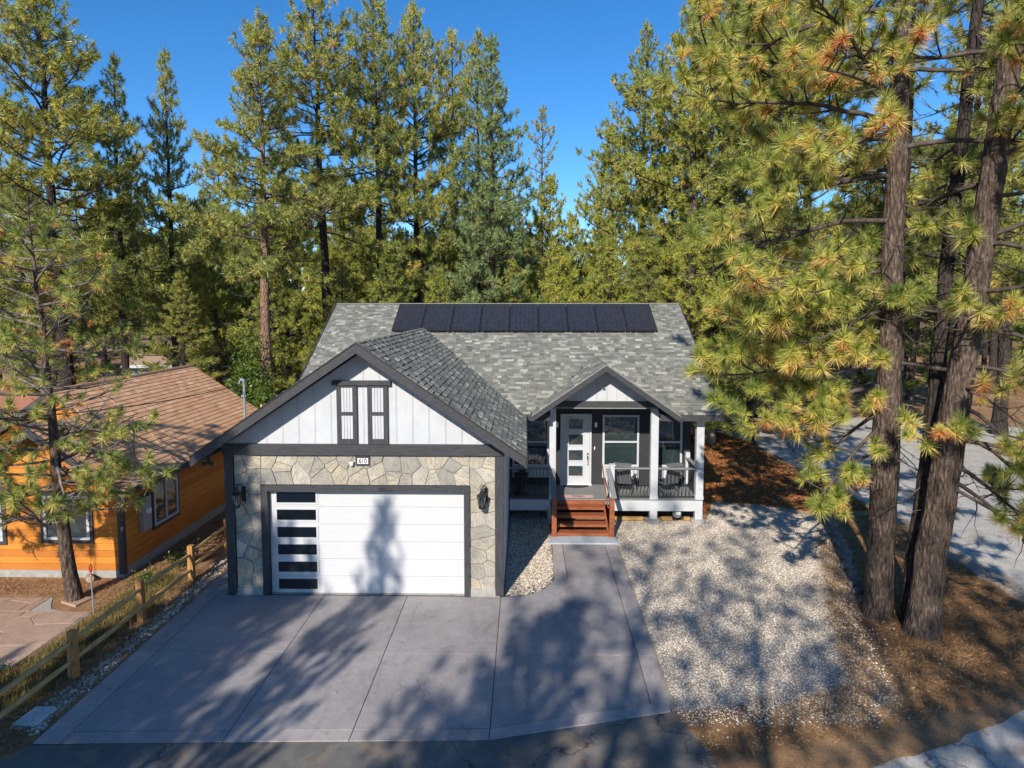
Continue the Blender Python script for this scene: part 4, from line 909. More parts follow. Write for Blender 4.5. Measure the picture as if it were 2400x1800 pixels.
# ------------------------------------------------------------------ orange cabin next door
cabin = thing('cabin', 'orange plank cabin with tan shingle roof left of the fence', 'house', (-13, 20, 0))
CX = -10.75; CY = 17.19; BX0 = -15.05; BXC = -12.9
def czr(x): return 2.45 + 0.68 * (-10.45 - x)      # right roof slope
m = MB(); m.box(BX0, CX - .03, CY + .03, 27.2, 0.0, 2.3); m.prism([(BX0, 2.3), (CX - .03, 2.3), (BXC, 3.85)], CY + .03, 19.3, 'y'); m.build('cabin_wall', 'mortar', cabin)
m = MB(); m.box(-17.2, BX0 - .01, 19.2, 27.2, 0.0, 2.4); m.prism([(-17.2, 2.4), (-10.8, 2.4), (-13.9, 4.55)], 19.31, 27.2, 'y'); m.build('rear_wall', 'orange_plank', cabin)
m = MB(); m.box(BX0 - .02, CX + .01, CY - .012, CY + .02, 0, 0.2); m.box(CX - .02, CX + .015, CY + .02, 27.2, 0, 0.26); m.build('foundation', 'conc', cabin)
fw = MB(); fw.box(BX0, CX - .04, CY + .018, CY + .03, 0.2, 2.3); fw = fw.build('front_wall', 'mortar', cabin)
rs = random.Random(31); z = 0.2
while z < 3.9:
    h = 0.185; z1 = min(z + h, 3.95)
    def xr(zz): return min(CX, BXC + (3.98 - zz) / 0.68) if zz > 2.5 else CX
    def xl(zz): return max(BX0, BXC - (3.98 - zz) / 0.68) if zz > 2.5 else BX0
    poly = [(xl(z), z + .004), (xr(z), z + .004), (xr(z1), z1 - .004), (xl(z1), z1 - .004)]
    if xr(z1) - xl(z1) < 0.05: break
    m = MB(); m.prism(poly, CY + .018, CY - .006 + rs.uniform(-.003, .003), 'y', tint=rs.random()); m.build('plank', 'orange_plank', fw)
    z += h
sw2 = MB(); sw2.box(CX - .04, CX - .028, CY + .03, 27.2, 0.26, 2.3); sw2 = sw2.build('side_wall', 'mortar', cabin); z = 0.26
while z < 2.42:
    m = MB(); m.box(CX - .027, CX + rs.uniform(-.003, .003), CY + .02, 27.2, z + .004, z + .181, tint=rs.random()); m.build('plank', 'orange_plank', sw2); z += .185
m = MB(); m.box(CX - .12, CX + .012, CY - .03, CY - .008, 0.1, 2.45); m.box(CX + .004, CX + .03, CY - .03, CY + .09, 0.1, 2.4); m.build('corner_board', 'charcoalv', cabin)
cr_L = math.hypot(3.45, 3.45 * .68)
CXr = plane((-10.45, 16.85, 2.45), (0, 1, 0), (-1, 0, .68)); CXl = plane((-17.35, 27.5, 2.45), (0, -1, 0), (1, 0, .68))
# right slope is one sheet; the front bump only reaches up to its own ridge
m = MB(); v, f = slab_from(plane((-10.45, 19.0, 2.45), (0, 1, 0), (-1, 0, .68)), 8.5, cr_L, .1); m.add(v, f); v, f = slab_from(plane((-17.35, 27.5, 2.45), (0, -1, 0), (1, 0, .68)), 8.5, cr_L, .1); m.add(v, f)
bl = math.hypot(2.45, 2.45 * .68)
v, f = slab_from(plane((-10.45, 16.85, 2.45), (0, 1, 0), (-1, 0, .68)), 2.15, bl, .1); m.add(v, f)
v, f = slab_from(plane((-15.35, 19.4, 2.45), (0, -1, 0), (1, 0, .68)), 2.55, bl, .1); m.add(v, f)
cr = m.build('cabin_roof', 'nroofdeck', cabin)
roof_field('cabin', cr, CXr, 10.65, cr_L, 0.175, 0.22, 0.40, 'nshingle', 51, True, lambda c: (c.y < 19.0 and c.x < -12.86), 'plain')
roof_field('cabin', cr, plane((-15.35, 19.4, 2.45), (0, -1, 0), (1, 0, .68)), 2.55, bl, 0.175, 0.22, 0.4, 'nshingle', 52, False, None, 'plain')
roof_field('cabin', cr, plane((-17.35, 27.5, 2.45), (0, -1, 0), (1, 0, .68)), 8.5, cr_L, 0.175, 0.22, 0.4, 'nshingle', 53, False, None, 'plain')
rake('rake_board', -12.9, 4.13, 2.47, .68, .2, 16.80, 16.845, cr, 'charcoal')
m = MB(); m.prism([(-13.9, 4.80), (-13.9, 4.58), (-17.37, 2.24), (-17.37, 2.44)], 18.95, 18.995, 'y'); m.build('rake_board', 'charcoal', cr)
m = MB(); m.box(-10.45, -10.42, 16.80, 27.5, 2.30, 2.47); m.build('fascia', 'charcoal', cr)
m = MB(); m.tube([(-13.9, 19.0, 4.80), (-13.9, 27.5, 4.80)], 0.06, 6); m.build('ridge_cap', 'nshingle', cr)
flush_shingles('cabin')
def cwin(axis, a0, a1, z0, z1, pos, two=True, name='window'):
    w = MB(); f = MB(); p1 = MB(); p2 = MB(); s = 0.07
    def B(mb, u0, u1, v0, v1, d0, d1):
        if axis == 'y': mb.box(u0, u1, pos - d1, pos - d0, v0, v1)
        else: mb.box(pos + d0, pos + d1, u0, u1, v0, v1)
    B(w, a0 - .09, a1 + .09, z1, z1 + .1, .004, .035); B(w, a0 - .09, a1 + .09, z0 - .1, z0, .004, .035); B(w, a0 - .09, a0, z0, z1, .004, .035); B(w, a1, a1 + .09, z0, z1, .004, .035)
    w = w.build(name, 'charcoal', cabin)
    for q in ((a0, a1, z1 - s, z1), (a0, a1, z0, z0 + s), (a0, a0 + s, z0 + s, z1 - s), (a1 - s, a1, z0 + s, z1 - s)): B(f, *q, .004, .045)
    mid = (a0 + a1) / 2; B(f, mid - .03, mid + .03, z0 + s, z1 - s, .004, .045); f.build('frame', 'white', w)
    B(p1, a0 + s, mid - .03, z0 + s, z1 - s, .006, .012); p1.build('pane', 'glass', w); B(p2, mid + .03, a1 - s, z0 + s, z1 - s, .006, .014); p2.build('pane', 'glass', w)
cwin('y', -12.86, -11.62, 1.05, 2.25, CY - .008); cwin('y', -15.0, -13.98, 1.0, 2.2, CY - .008)
cwin('x', 18.66, 19.98, 0.92, 2.22, CX + .004)
cwin('y', -14.75, -14.0, 3.0, 3.75, 19.28)
t = thing('electric_panel', 'grey electric meter panel on the orange cabin side wall', 'meter box', (CX + .006, 17.95, 1.0))
m = MB(); m.box(0, .12, 0, .42, 0, .95); m.build('cabinet', 'greymeter', t, local=True)
m = MB(); m.box(-.0, .03, -.06, .48, .952, 1.02); m.build('hood', 'charcoal', t, local=True)
m = MB(); m.tube([(.121, .22, .55), (.19, .22, .55)], .09, 12); m.build('meter_dial', 'plate', t, local=True)
t = thing('roof_vent_mast', 'tan pipe mast with black weatherhead on the cabin roof', 'mast', (-10.95, 18.19, 2.80))
m = MB(); m.lathe([(.13, -.06), (.09, .05), (.05, .09)], 0, 0, 10); m.build('flashing', 'tanpipe', t, local=True)
m = MB(); m.tube([(0, 0, 0.05), (-.02, 0, 1.02)], 0.045, 8); m.build('pipe', 'tanpipe', t, local=True)
m = MB(); m.tube([(-.02, 0, 1.02), (-.02, 0, 1.10), (-.06, -.05, 1.16), (-.12, -.1, 1.10)], .06, 8); m.tube([(-.05, -.05, 1.05), (-.22, -.1, .98), (-.3, -.12, 1.12)], .012, 5); m.tube([(.03, 0, .98), (.2, 0, 1.02), (.25, .02, 1.14), (.12, .03, 1.18)], .01, 5); m.build('weatherhead', 'black', t, local=True)
m = MB(); m.tube([(0.0, .03, .9), (.45, .5, -.15)], .012, 5); m.build('guy_wire', 'tanpipe', t, local=True)
t = thing('service_mast', 'grey steel service mast at the back of the cabin roof', 'mast', (-10.95, 25.6, 2.70))
m = MB(); m.tube([(0, 0, -.1), (0, 0, 1.6)], .05, 8); m.build('pipe', 'steel', t, local=True)
m = MB(); m.tube([(0, 0, 1.6), (0, -.01, 1.68), (-.06, -.03, 1.74), (-.13, -.06, 1.68), (-.18, -.08, 1.52)], [.06, .075, .065, .03, .02], 8); m.build('weatherhead', 'steel', t, local=True)
m = MB(); m.box(-.09, .09, -.09, .09, 1.05, 1.12); m.build('clamp', 'steel', t, local=True)
m = MB(); m.box(-10.62, -10.55, 26.3, 26.37, 2.45, 3.35); tag(m.build('wooden_stake', 'fence'), 'pale wooden stake behind the cabin roof edge', 'stake')
def sag(a, b, s, n=18): return [tuple(Vector(a).lerp(Vector(b), i / n) - Vector((0, 0, s * 4 * (i / n) * (1 - i / n)))) for i in range(n + 1)]
m = MB(); m.tube(sag((-11.1, 25.5, 4.25), (-11.5, 6.0, 6.2), .55), 0.016, 5); tag(m.build('service_cable', 'cable'), 'dark overhead cable running from the service mast to the left', 'cable')
m = MB(); m.tube(sag((-11.2, 18.0, 3.85), (-14.5, 7.0, 5.6), .3), 0.014, 5); tag(m.build('service_cable', 'cable'), 'dark overhead cable running from the tan roof mast to the left', 'cable')

# ------------------------------------------------------------------ fence and small yard things
fence = thing('split_rail_fence', 'cedar split rail fence between driveway and cabin yard', 'fence', (-8.88, 14, 0))
fp = [9.95, 12.38, 14.79, 17.02, 19.3, 21.6]; rs = random.Random(77)
for i, y in enumerate(fp):
    x = -8.9 + (0.06 if i % 2 else 0); m = MB(); w = .075
    m.prism([(x - w, y - w), (x + w, y - w * 1.1), (x + w * .95, y + w), (x - w * 1.05, y + w)], 0.0, .97, 'z', inset=.01); m.build('fence_post', 'post', fence)
for i in range(len(fp) - 1):
    for z in (.36, .76):
        a, b = fp[i] - .06, fp[i + 1] + .06; o1, o2 = rs.uniform(-.03, .03), rs.uniform(-.03, .03); xa, xb = -8.88 + rs.uniform(-.01, .05), -8.88 + rs.uniform(-.01, .05)
        pts = [(xa + (xb - xa) * t_ + rs.uniform(-.012, .012), a + (b - a) * t_, z + o1 + (o2 - o1) * t_ + rs.uniform(-.01, .01)) for t_ in (0, .08, .3, .55, .8, .92, 1)]
        m = MB(); m.tube(pts, [.024, .042, .05, .053, .05, .042, .024], 6); m.build('rail', 'fence', fence)
t = thing('utility_box_lid', 'pale rectangular utility box lid beside the driveway corner', 'utility lid', (-8.68, 11.12, 0))
m = MB(); lid = [(-.22, -.27), (.17, -.27), (.21, -.23), (.24, .22), (.2, .27), (-.16, .27), (-.19, .23)]; m.prism(lid, 0.0, .05, 'z', inset=.012); m.build('lid', 'lid', t, local=True)
m = MB(); m.prism([(a * 1.1, b * 1.1) for a, b in lid], -.02, .022, 'z'); m.build('rim', 'conc', t, local=True)
t = thing('marker_stake', 'thin white marker stake with red loop top beside the fence', 'stake', (-10.24, 15.11, 0))
m = MB(); m.tube([(0, 0, 0), (-.02, 0, 1.0)], .016, 6); m.build('pole', 'steel', t, local=True)
m = MB(); m.tube([(-.02, 0, 1.0), (-.045, 0, 1.06), (-.05, 0, 1.15), (-.02, 0, 1.2), (.01, 0, 1.14), (.0, 0, 1.06), (-.02, 0, 1.0), (-.04, 0, .95)], .016, 6); m.build('red_loop', 'red', t, local=True)
def rock(loc, sx, sy, sz, seed, mat, name, label, cat='rock', group=None):
    import bmesh
    bm = bmesh.new(); bmesh.ops.create_icosphere(bm, subdivisions=2, radius=1); rd = random.Random(seed)
    ph = [rd.uniform(0, 6) for _ in range(6)]
    for v in bm.verts:
        c = v.co; k = 1 + .16 * math.sin(c.x * 2.7 + ph[0]) + .14 * math.sin(c.y * 3.1 + ph[1]) + .1 * math.sin(c.z * 3.7 + ph[2]) + rd.uniform(-.05, .05)
        v.co = Vector((c.x * sx * k, c.y * sy * k, c.z * sz * k))
    me = bpy.data.meshes.new(name); bm.to_mesh(me); bm.free(); me.materials.append(MT[mat]); me.attributes.new('tint', 'FLOAT', 'POINT')
    o = bpy.data.objects.new(name, me); COL.objects.link(o); o.location = loc; o.rotation_euler = (0, 0, rd.uniform(0, 6)); return tag(o, label, cat, group)
rock((9.75, 34.8, .45), .36, .3, .62, 3, 'rock', 'boulder', 'upright tan boulder in the mulch behind the house corner')
rs = random.Random(8); edge = [(10.35, 22.6), (10.1, 21.3), (9.75, 20.2), (9.4, 19.2), (9.05, 18.2), (8.75, 17.3), (8.35, 16.3)]
k = 0
for i in range(len(edge) - 1):
    for q in range(3):
        u = q / 3; x = edge[i][0] * (1 - u) + edge[i + 1][0] * u + rs.uniform(-.06, .06); y = edge[i][1] * (1 - u) + edge[i + 1][1] * u
        rock((x, y, .05), rs.uniform(.11, .19), rs.uniform(.1, .17), rs.uniform(.07, .13), k + 20, 'greyrock', 'edging_rock', 'small brown rock in the edging row between gravel and big pines', 'rock', 'rocks edging the gravel'); k += 1
rock((14.3, 38.5, .2), .5, .4, .35, 71, 'rock', 'boulder', 'low tan boulder at the far side of the side street')
rock((-11.6, 17.0, .06), .28, .1, .1, 61, 'rock', 'boulder', 'small reddish rock at the foot of the orange cabin wall')
# far buildings
def far_house(name, label, x0, x1, y0, y1, ze_, zr_, wall, roof, ridge='x', ov=.5):
    t = thing(name, label, 'house', ((x0 + x1) / 2, (y0 + y1) / 2, 0))
    m = MB(); m.box(x0, x1, y0, y1, 0, ze_ - .05); m.build('wall', wall, t)
    m = MB()
    if ridge == 'x':
        yc = (y0 + y1) / 2; m.prism([(y0 - ov, ze_), (y1 + ov, ze_), (yc, zr_)], x0 - ov, x1 + ov, 'x')
    else:
        xc = (x0 + x1) / 2; m.prism([(x0 - ov, ze_), (x1 + ov, ze_), (xc, zr_)], y0 - ov, y1 + ov, 'y')
    m.build('roof', roof, t)
    m = MB(); m.box(x0 - ov, x1 + ov, y0 - ov - .03, y0 - ov - .002, ze_ - .2, ze_ + .02); m.build('fascia', 'white', t)
    for fx in (.25, .7):
        xm = x0 + (x1 - x0) * fx; w = MB(); w.box(xm - .5, xm + .5, y0 - .03, y0 - .002, ze_ - 1.7, ze_ - .6); w.build('window', 'glass', t)
far_house('far_house', 'teal walled house with tan roof far behind the cabin', -30, -22, 50, 57, 2.8, 4.4, 'tealwall', 'tanroof')
far_house('shed', 'low outbuilding with reddish roof behind the cabin at the left edge', -27, -18.4, 24, 29, 2.3, 3.7, 'orange_plank', 'redroof')

# ------------------------------------------------------------------ pines
def nrm(v): return v / np.maximum(np.linalg.norm(v, axis=-1, keepdims=True), 1e-9)
class Pine:
    def __init__(s, seed):
        s.r = np.random.default_rng(seed); s.trunk = MB(); s.wood = MB(); s.tp = []; s.ta = []; s.ts = []; s.tt = []
    def tuft(s, p, a, size, tint): s.tp.append(p); s.ta.append(a); s.ts.append(size); s.tt.append(tint)
    def branch(s, p0, d, L, r0, n=5, up=0.3, sag=0.0, sides=4, wig=0.06):
        r = s.r; pts = [np.array(p0, float)]; d = nrm(np.array(d, float)); step = L / n
        for i in range(n):
            q = (i + 1) / n
            d = nrm(d + np.array([r.normal(0, wig), r.normal(0, wig), r.normal(0, wig) + up * q / n * 2 - sag * (1 - q) / n * 2])); pts.append(pts[-1] + d * step)
        rad = [r0 * (1 - .8 * i / n) + .003 for i in range(n + 1)]
        s.wood.tube(pts, rad, sides, cap=False); return np.array(pts), d
    def limb(s, p0, az, L, r0, el, size, dens, bare=0.25, dead=0.0, up=0.35, sag=0.25, tint=0.3, tw=1.0, sec=3.0):
        r = s.r
        d = np.array([math.cos(az) * math.cos(el), math.sin(az) * math.cos(el), math.sin(el)])
        n = max(4, int(L / .4)); pts, dend = s.branch(p0, d, L, r0, n, up, sag, 5, .10)
        if r.random() < dead: live = False
        else: live = True
        if live: s.tuft(pts[-1], nrm(dend + [0, 0, .3]), size, tint)
        m = max(2, int(L * sec))
        for k in range(m):
            q = bare + (1 - bare) * (k + r.random()) / m; x = q * n; i = min(int(x), n - 1); p = pts[i] * (1 - (x - i)) + pts[i + 1] * (x - i)
            t = nrm(pts[i + 1] - pts[i]); side = nrm(np.cross(t, [0, 0, 1])); sgn = 1 if k % 2 else -1
            d2 = nrm(t * r.uniform(.3, .9) + side * sgn * r.uniform(.5, 1.0) + np.array([0, 0, r.uniform(-.15, .5)]))
            l2 = min(1.7, L * r.uniform(.18, .38) * (1.25 - .6 * q)) + .18; l2 *= tw
            p2, de = s.branch(p, d2, l2, r0 * .32 + .004, 3, .5, .1, 3, .12)
            if not live or r.random() < dead * .8:
                for _ in range(2):
                    s.branch(p2[1 + int(r.integers(0, 2))], nrm(d2 + r.normal(0, .6, 3)), l2 * r.uniform(.4, .8), .006, 3, .2, .3, 3, .25)
                continue
            ti = np.clip(tint + r.normal(0, .17), 0, 1)
            if r.random() < dens: s.tuft(p2[-1], nrm(de + [0, 0, .35]), size * r.uniform(.62, 1.15), ti)
            nt = int(l2 * 3.4 * dens + r.random())
            for _ in range(nt):
                j = int(r.integers(1, 3)); d3 = nrm(d2 + r.normal(0, .55, 3) + np.array([0, 0, .3])); p3, de3 = s.branch(p2[j], d3, r.uniform(.18, .42), .007, 2, .4, 0, 3, .12)
                s.tuft(p3[-1], nrm(de3 + [0, 0, .3]), size * r.uniform(.5, 1.1), np.clip(ti + r.normal(0, .08), 0, 1))
    def stem(s, H, r0, lean=(0, 0), sides=12, curve=0.02, flare=1.35, base=(0, 0, 0), top_r=0.02, n=16, taper=.8):
        r = s.r; pts = []; rad = []
        ox = oy = 0
        for i in range(n + 1):
            q = i / n; z = H * q ** 1.15
            ox += r.normal(0, curve); oy += r.normal(0, curve)
            f = 1 + (flare - 1) * math.exp(-z / .5)
            pts.append((base[0] + lean[0] * z + ox * min(1, z), base[1] + lean[1] * z + oy * min(1, z), base[2] + z - (0.1 if i == 0 else 0))); rad.append(max(top_r, r0 * (1 - q) ** taper * f))
        s.pts = np.array(pts); s.rad = np.array(rad); s.trunk.tube(pts, rad, sides, cap=False); s.H = H
    def at(s, z):
        zz = s.pts[:, 2]; return np.array([np.interp(z, zz, s.pts[:, 0]), np.interp(z, zz, s.pts[:, 1]), z]), float(np.interp(z, zz, s.rad))
    def needles(s, K, width, seed=0, spread=1.9, old=0.25, tri=False):
        r = s.r; P = np.array(s.tp); A = np.array(s.ta); S = np.array(s.ts); T = np.array(s.tt); n = len(P)
        P = np.repeat(P, K, 0); A = np.repeat(A, K, 0); S = np.repeat(S, K); T = np.repeat(T, K); m = len(P)
        th = r.random(m) ** .75 * spread; u = nrm(r.normal(0, 1, (m, 3))); rad = nrm(u - (u * A).sum(1, keepdims=True) * A)
        D = nrm(A * np.cos(th)[:, None] + rad * np.sin(th)[:, None])
        back = np.clip((th - .5) / 1.2, 0, 1)
        B = P - A * (S * (.45 * back + .12 * r.random(m)))[:, None]
        L = S * (.75 + .35 * r.random(m)); tip = B + D * L[:, None]; tip[:, 2] -= L * .10 * np.abs(D[:, :2]).sum(1)
        sd = nrm(np.cross(D, r.normal(0, 1, (m, 3)))) * (width * (.7 + .6 * r.random(m)))[:, None]
        V = np.stack([B - sd * .6, B + sd * .6, tip], 1)
        mid = B + D * (L * .55)[:, None]
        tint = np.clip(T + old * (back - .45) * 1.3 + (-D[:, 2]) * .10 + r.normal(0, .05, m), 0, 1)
        if tri: return np.stack([B - sd, B + sd, tip], 1).reshape(-1, 3, 3), np.repeat(tint, 3)
        # kite: base, side, tip, side
        V = np.stack([B, mid - sd, tip, mid + sd], 1)
        return V.reshape(-1, 4, 3), np.repeat(tint, 4)
    def build_meshes(s, name, K, width, mat, bark, twig='twigdark', spread=1.9, old=.25, tri=False):
        a = s.trunk.mesh(name + '_trunk', True); a.materials.append(MT[bark])
        b = s.wood.mesh(name + '_branches', True); b.materials.append(MT[twig])
        V, t = s.needles(K, width, 0, spread, old, tri); c = raw_mesh(name + '_needles', V.reshape(-1, 3), 3 if tri else 4, t, mat)
        return a, b, c
def place(meshes, loc, rz, scale, label, group=None, name='pine_tree', cat='tree'):
    t = thing(name, label, cat, loc, rz, group); t.scale = scale if hasattr(scale, '__len__') else (scale,) * 3
    for nm, me in zip(('trunk', 'branches', 'crown'), meshes):
        if me is None: continue
        o = link(nm, me, t, local=True)
        if nm != 'trunk': o['kind'] = 'stuff'
    return t

def bg_pine(seed, H, r0, crown0, rad, nl, size, dens, shape, K=42, width=.0155, tint=.35, mat='needle_bg', bark='barkdark', deadlow=8, el_low=-.1, el_top=.9, sec=3.6, irregular=.24):
    p = Pine(seed); r = p.r; p.stem(H, r0, (r.normal(0, .01), r.normal(0, .01)), 10, .03)
    az = 0
    for i in range(nl):
        q = ((i + r.random()) / nl) ** .92; z = crown0 + (H * .985 - crown0) * q; az += 2.4 + r.normal(0, .5)
        L = rad * shape(q) * (1 + r.normal(0, irregular)); L = min(max(.25, L), rad * shape(q) * 1.35)
        c, rr = p.at(z); el = el_low + (el_top - el_low) * q ** 1.3 + r.normal(0, .12)
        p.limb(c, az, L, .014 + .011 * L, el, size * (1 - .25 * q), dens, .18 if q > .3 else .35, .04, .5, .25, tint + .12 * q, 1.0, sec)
    for i in range(deadlow):
        z = crown0 * r.uniform(.3, 1.0); c, rr = p.at(z); p.limb(c, r.random() * 6.28, rad * r.uniform(.25, .6), .02, r.uniform(-.3, .1), size, .0, .3, 1.0, .1, .5, .3, 1.0, 1.6)
    c, rr = p.at(H); p.tuft(c, np.array([0, 0, 1.0]), size * .9, tint + .1)
    return p.build_meshes('pine%d' % seed, K, width, mat, bark, 'twigdark', 2.3, .25, True)
cone = lambda q: (1 - q) ** .75 * (.55 + .45 * min(1, q * 5)) + .05
bell = lambda q: math.sin(math.pi * min(1, .25 + .75 * q)) ** .8 * .9 + .12 * (1 - q)
colm = lambda q: (.75 + .25 * math.sin(q * 9)) * (1 - q ** 3) ** .8 + .05
VAR = {
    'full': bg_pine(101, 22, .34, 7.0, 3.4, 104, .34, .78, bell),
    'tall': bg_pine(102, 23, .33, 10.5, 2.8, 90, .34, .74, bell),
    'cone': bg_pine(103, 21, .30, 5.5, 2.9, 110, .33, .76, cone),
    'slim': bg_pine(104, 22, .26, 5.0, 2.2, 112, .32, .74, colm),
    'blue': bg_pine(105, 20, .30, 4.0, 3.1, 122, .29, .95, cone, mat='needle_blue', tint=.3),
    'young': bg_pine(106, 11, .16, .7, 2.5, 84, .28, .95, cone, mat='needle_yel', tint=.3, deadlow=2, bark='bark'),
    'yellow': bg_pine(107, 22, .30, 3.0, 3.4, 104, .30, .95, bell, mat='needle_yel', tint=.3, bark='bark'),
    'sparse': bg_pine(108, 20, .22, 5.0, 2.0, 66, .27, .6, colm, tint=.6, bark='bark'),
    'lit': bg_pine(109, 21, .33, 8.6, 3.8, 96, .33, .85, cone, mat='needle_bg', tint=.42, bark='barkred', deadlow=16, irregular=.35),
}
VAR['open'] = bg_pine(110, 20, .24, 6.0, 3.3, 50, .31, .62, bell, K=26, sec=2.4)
VH = dict(open=20, full=22, tall=23, cone=21, slim=22, blue=20, young=11, yellow=22, sparse=20, lit=21)
def put(kind, x, y, H, rz, label, group=None, wide=1.0):
    k = H / VH[kind]; z = max(0, y - 55) * .012 + max(0, abs(x) - 45) * .01
    return place(VAR[kind], (x, y, z), rz, (k * wide, k * wide, k), label, group)
BG = [
    ('full', -23.9, 34, 23.6, .3, 'tall bushy pine at the far left edge, top cut by the frame', 1.15),
    ('cone', -22.0, 36, 20.6, 1.2, 'dark pine just right of the tall left edge pine', .85),
    ('cone', -21.4, 40, 22.4, 2.2, 'narrow dark pine standing alone against sky at left', .78),
    ('lit', -12.3, 31.2, 20.6, 0.4, 'yellow green pine with bare reddish trunk beside the garage gable', 1.0),
    ('tall', -10.5, 36, 24.2, 1.9, 'dark trunked pine left of the main roof ridge, top cut by the frame', 1.0),
    ('tall', -8.2, 38, 24.6, 3.3, 'pine behind the left end of the ridge, third trunk from the reddish one', .85),
    ('full', -6.4, 40, 25.0, 4.4, 'pine with thick dark trunk behind the second solar panel', .75),
    ('slim', -5.2, 46, 25.6, 5.2, 'slender pine with bare leader behind the third solar panel', .9),
    ('slim', -3.2, 44, 25.0, .9, 'slim spired pine, left one of the twin tops behind the middle panel', .95),
    ('blue', -1.8, 38, 22.0, 2.6, 'blue green pine with drooping dead lower limbs behind the middle panel', .95),
    ('sparse', 1.4, 55, 23.6, 1.0, 'thin yellowish pine alone at the left side of the sky gap', .95),
    ('young', 1.6, 42, 15.2, 2.0, 'dense young green pine below the sky gap', .9),
    ('young', 3.4, 46, 13.4, 4.0, 'small dense pine at the bottom of the sky gap', .9),
    ('yellow', 7.3, 55, 22.0, 5.0, 'yellow green pine at the right side of the sky gap', .9),
    ('yellow', 7.4, 44, 25.2, 0.7, 'tall yellow green pine with bare spire right of the sky gap', .95),
    ('cone', 5.9, 52, 17.4, 3.0, 'short pine filling the right side of the sky gap', .9),
    ('yellow', 9.3, 38, 25.6, 1.7, 'tall yellow green pine behind the right end of the ridge', 1.0),
    ('tall', 10.9, 39.5, 26.0, 4.9, 'dark trunked pine just right of the house roof', 1.0),
    ('full', 12.9, 38, 27.5, 2.9, 'bushy pine behind the left hanging boughs of the big pine', 1.0),
    ('full', 18.8, 45, 30, 4.1, 'very tall pine behind the big foreground pines', 1.0),
    ('cone', 21.3, 33, 24, 1.1, 'pine at the right edge across the side street', 1.0),
    ('full', 27, 38, 24, 5.5, 'pine at the far right across the side street', 1.0),
    ('full', 11.92, 34.64, 9.2, .4, 'small pine with bare lower trunk in the mulch bed', 1.3),
]
for k, x, y, H, rz, lab, w in BG: put(k, x, y, H, rz, lab, 'pines behind the house', w)
YG = [(-9.6, 34.5, 9.5, 'low bushy pine just above the left end of the ridge'), (-7.2, 35.5, 10.2, 'low bushy pine above the leftmost solar panel'), (-4.6, 36, 9.2, 'low bushy pine above the second and third solar panels'),
      (-0.5, 36, 9.8, 'low bushy pine above the middle solar panel'), (1.9, 36.5, 10.5, 'low bushy pine above the fourth solar panel from the right'), (4.4, 36, 10.8, 'low bushy pine above the second solar panel from the right'),
      (6.4, 35.5, 11.4, 'low bushy pine above the rightmost solar panel'), (8.4, 34.5, 10.6, 'low bushy pine at the right end of the ridge'), (10.2, 36.5, 10.0, 'low bushy pine beside the right rake of the main roof'),
      (13.2, 40, 13, 'bushy pine across the side street above the mulch bed'), (15.0, 36.5, 9.0, 'low bushy pine across the side street left of the big trunks'), (-15.2, 40, 9.5, 'low bushy pine left of the bare reddish trunk'),
      (-17, 33, 9.0, 'low bushy pine above the cabin ridge'), (-11.8, 42, 11, 'bushy pine right of the bare reddish trunk'), (-19.5, 42, 12, 'bushy pine above the back end of the cabin roof'), (16.8, 47, 13, 'bushy pine deep across the side street'),
      (22, 50, 14, 'bushy pine far across the side street behind the big trunks'), (-26.5, 37, 12, 'bushy pine behind the scraggly young pine at left')]
yl = random.Random(3)
for i, (x, y, H, lab) in enumerate(YG):
    put('young' if i % 3 else 'cone', x, y, H, yl.uniform(0, 6.28), lab, 'understorey pines behind the house', 1.1 if i % 3 else 1.5)
fr_ = random.Random(12)
for i in range(150):
    y = 52 + 95 * fr_.random() ** .8; x = fr_.uniform(-1.0, 1.0) * y * .85
    if -0.01 < (x - 4.0) / y < .075 and y < 200 and fr_.random() < .95: continue
    put(fr_.choice(['full', 'tall', 'cone', 'slim', 'yellow', 'blue']), x, y, fr_.uniform(15, 22), fr_.uniform(0, 6.28), 'distant pine in the forest behind the nearer trees', 'distant forest pines', 1.15)
for i, (x, y, H) in enumerate([(-13.4, 47, 14.5), (-16.8, 49, 16), (-10.4, 49, 15), (-19.6, 52, 15), (-12.0, 55, 16), (-15.2, 57, 17), (-8.4, 52, 14), (-24, 47, 15), (17.5, 57, 16), (21.5, 60, 17), (25.5, 56, 15), (30, 52, 15), (15, 60, 15)]):
    put('young' if i % 2 else 'yellow', x, y, H, i * 1.3, 'distant pine in the forest behind the nearer trees', 'distant forest pines', 1.25 if i % 2 else 1.1)
# trees behind the viewpoint whose shade falls on the drive
SH = [('young', -9.0, -2.6, 14.3, 1.0, .5), ('young', -11.0, -3.4, 13.6, 1.9, .45), ('yellow', -11.7, .4, 14.4, 2.0, .8), ('young', -12.3, -1.5, 15.4, 3.0, .8), ('full', -12.6, -6.5, 15.6, 3.6, .9), ('full', -5.2, -6.6, 14.6, .2, .9), ('open', -1.6, -9.0, 19.5, 5.1, 1.0), ('open', 1.6, -7.5, 17.5, 2.7, .95),
      ('open', 5.0, -6.0, 17.0, 4.0, 1.0), ('open', -4.6, -10.5, 22, 1.4, 1.05), ('open', 2.6, -12.5, 22.5, 3.1, 1.0), ('cone', 9.5, -3.0, 13.5, .7, .8)]
for k, x, y, H, rz, w in SH: put(k, x, y, H, rz, 'street side pine outside the picture that shades the driveway', 'shade pines across the street', w)

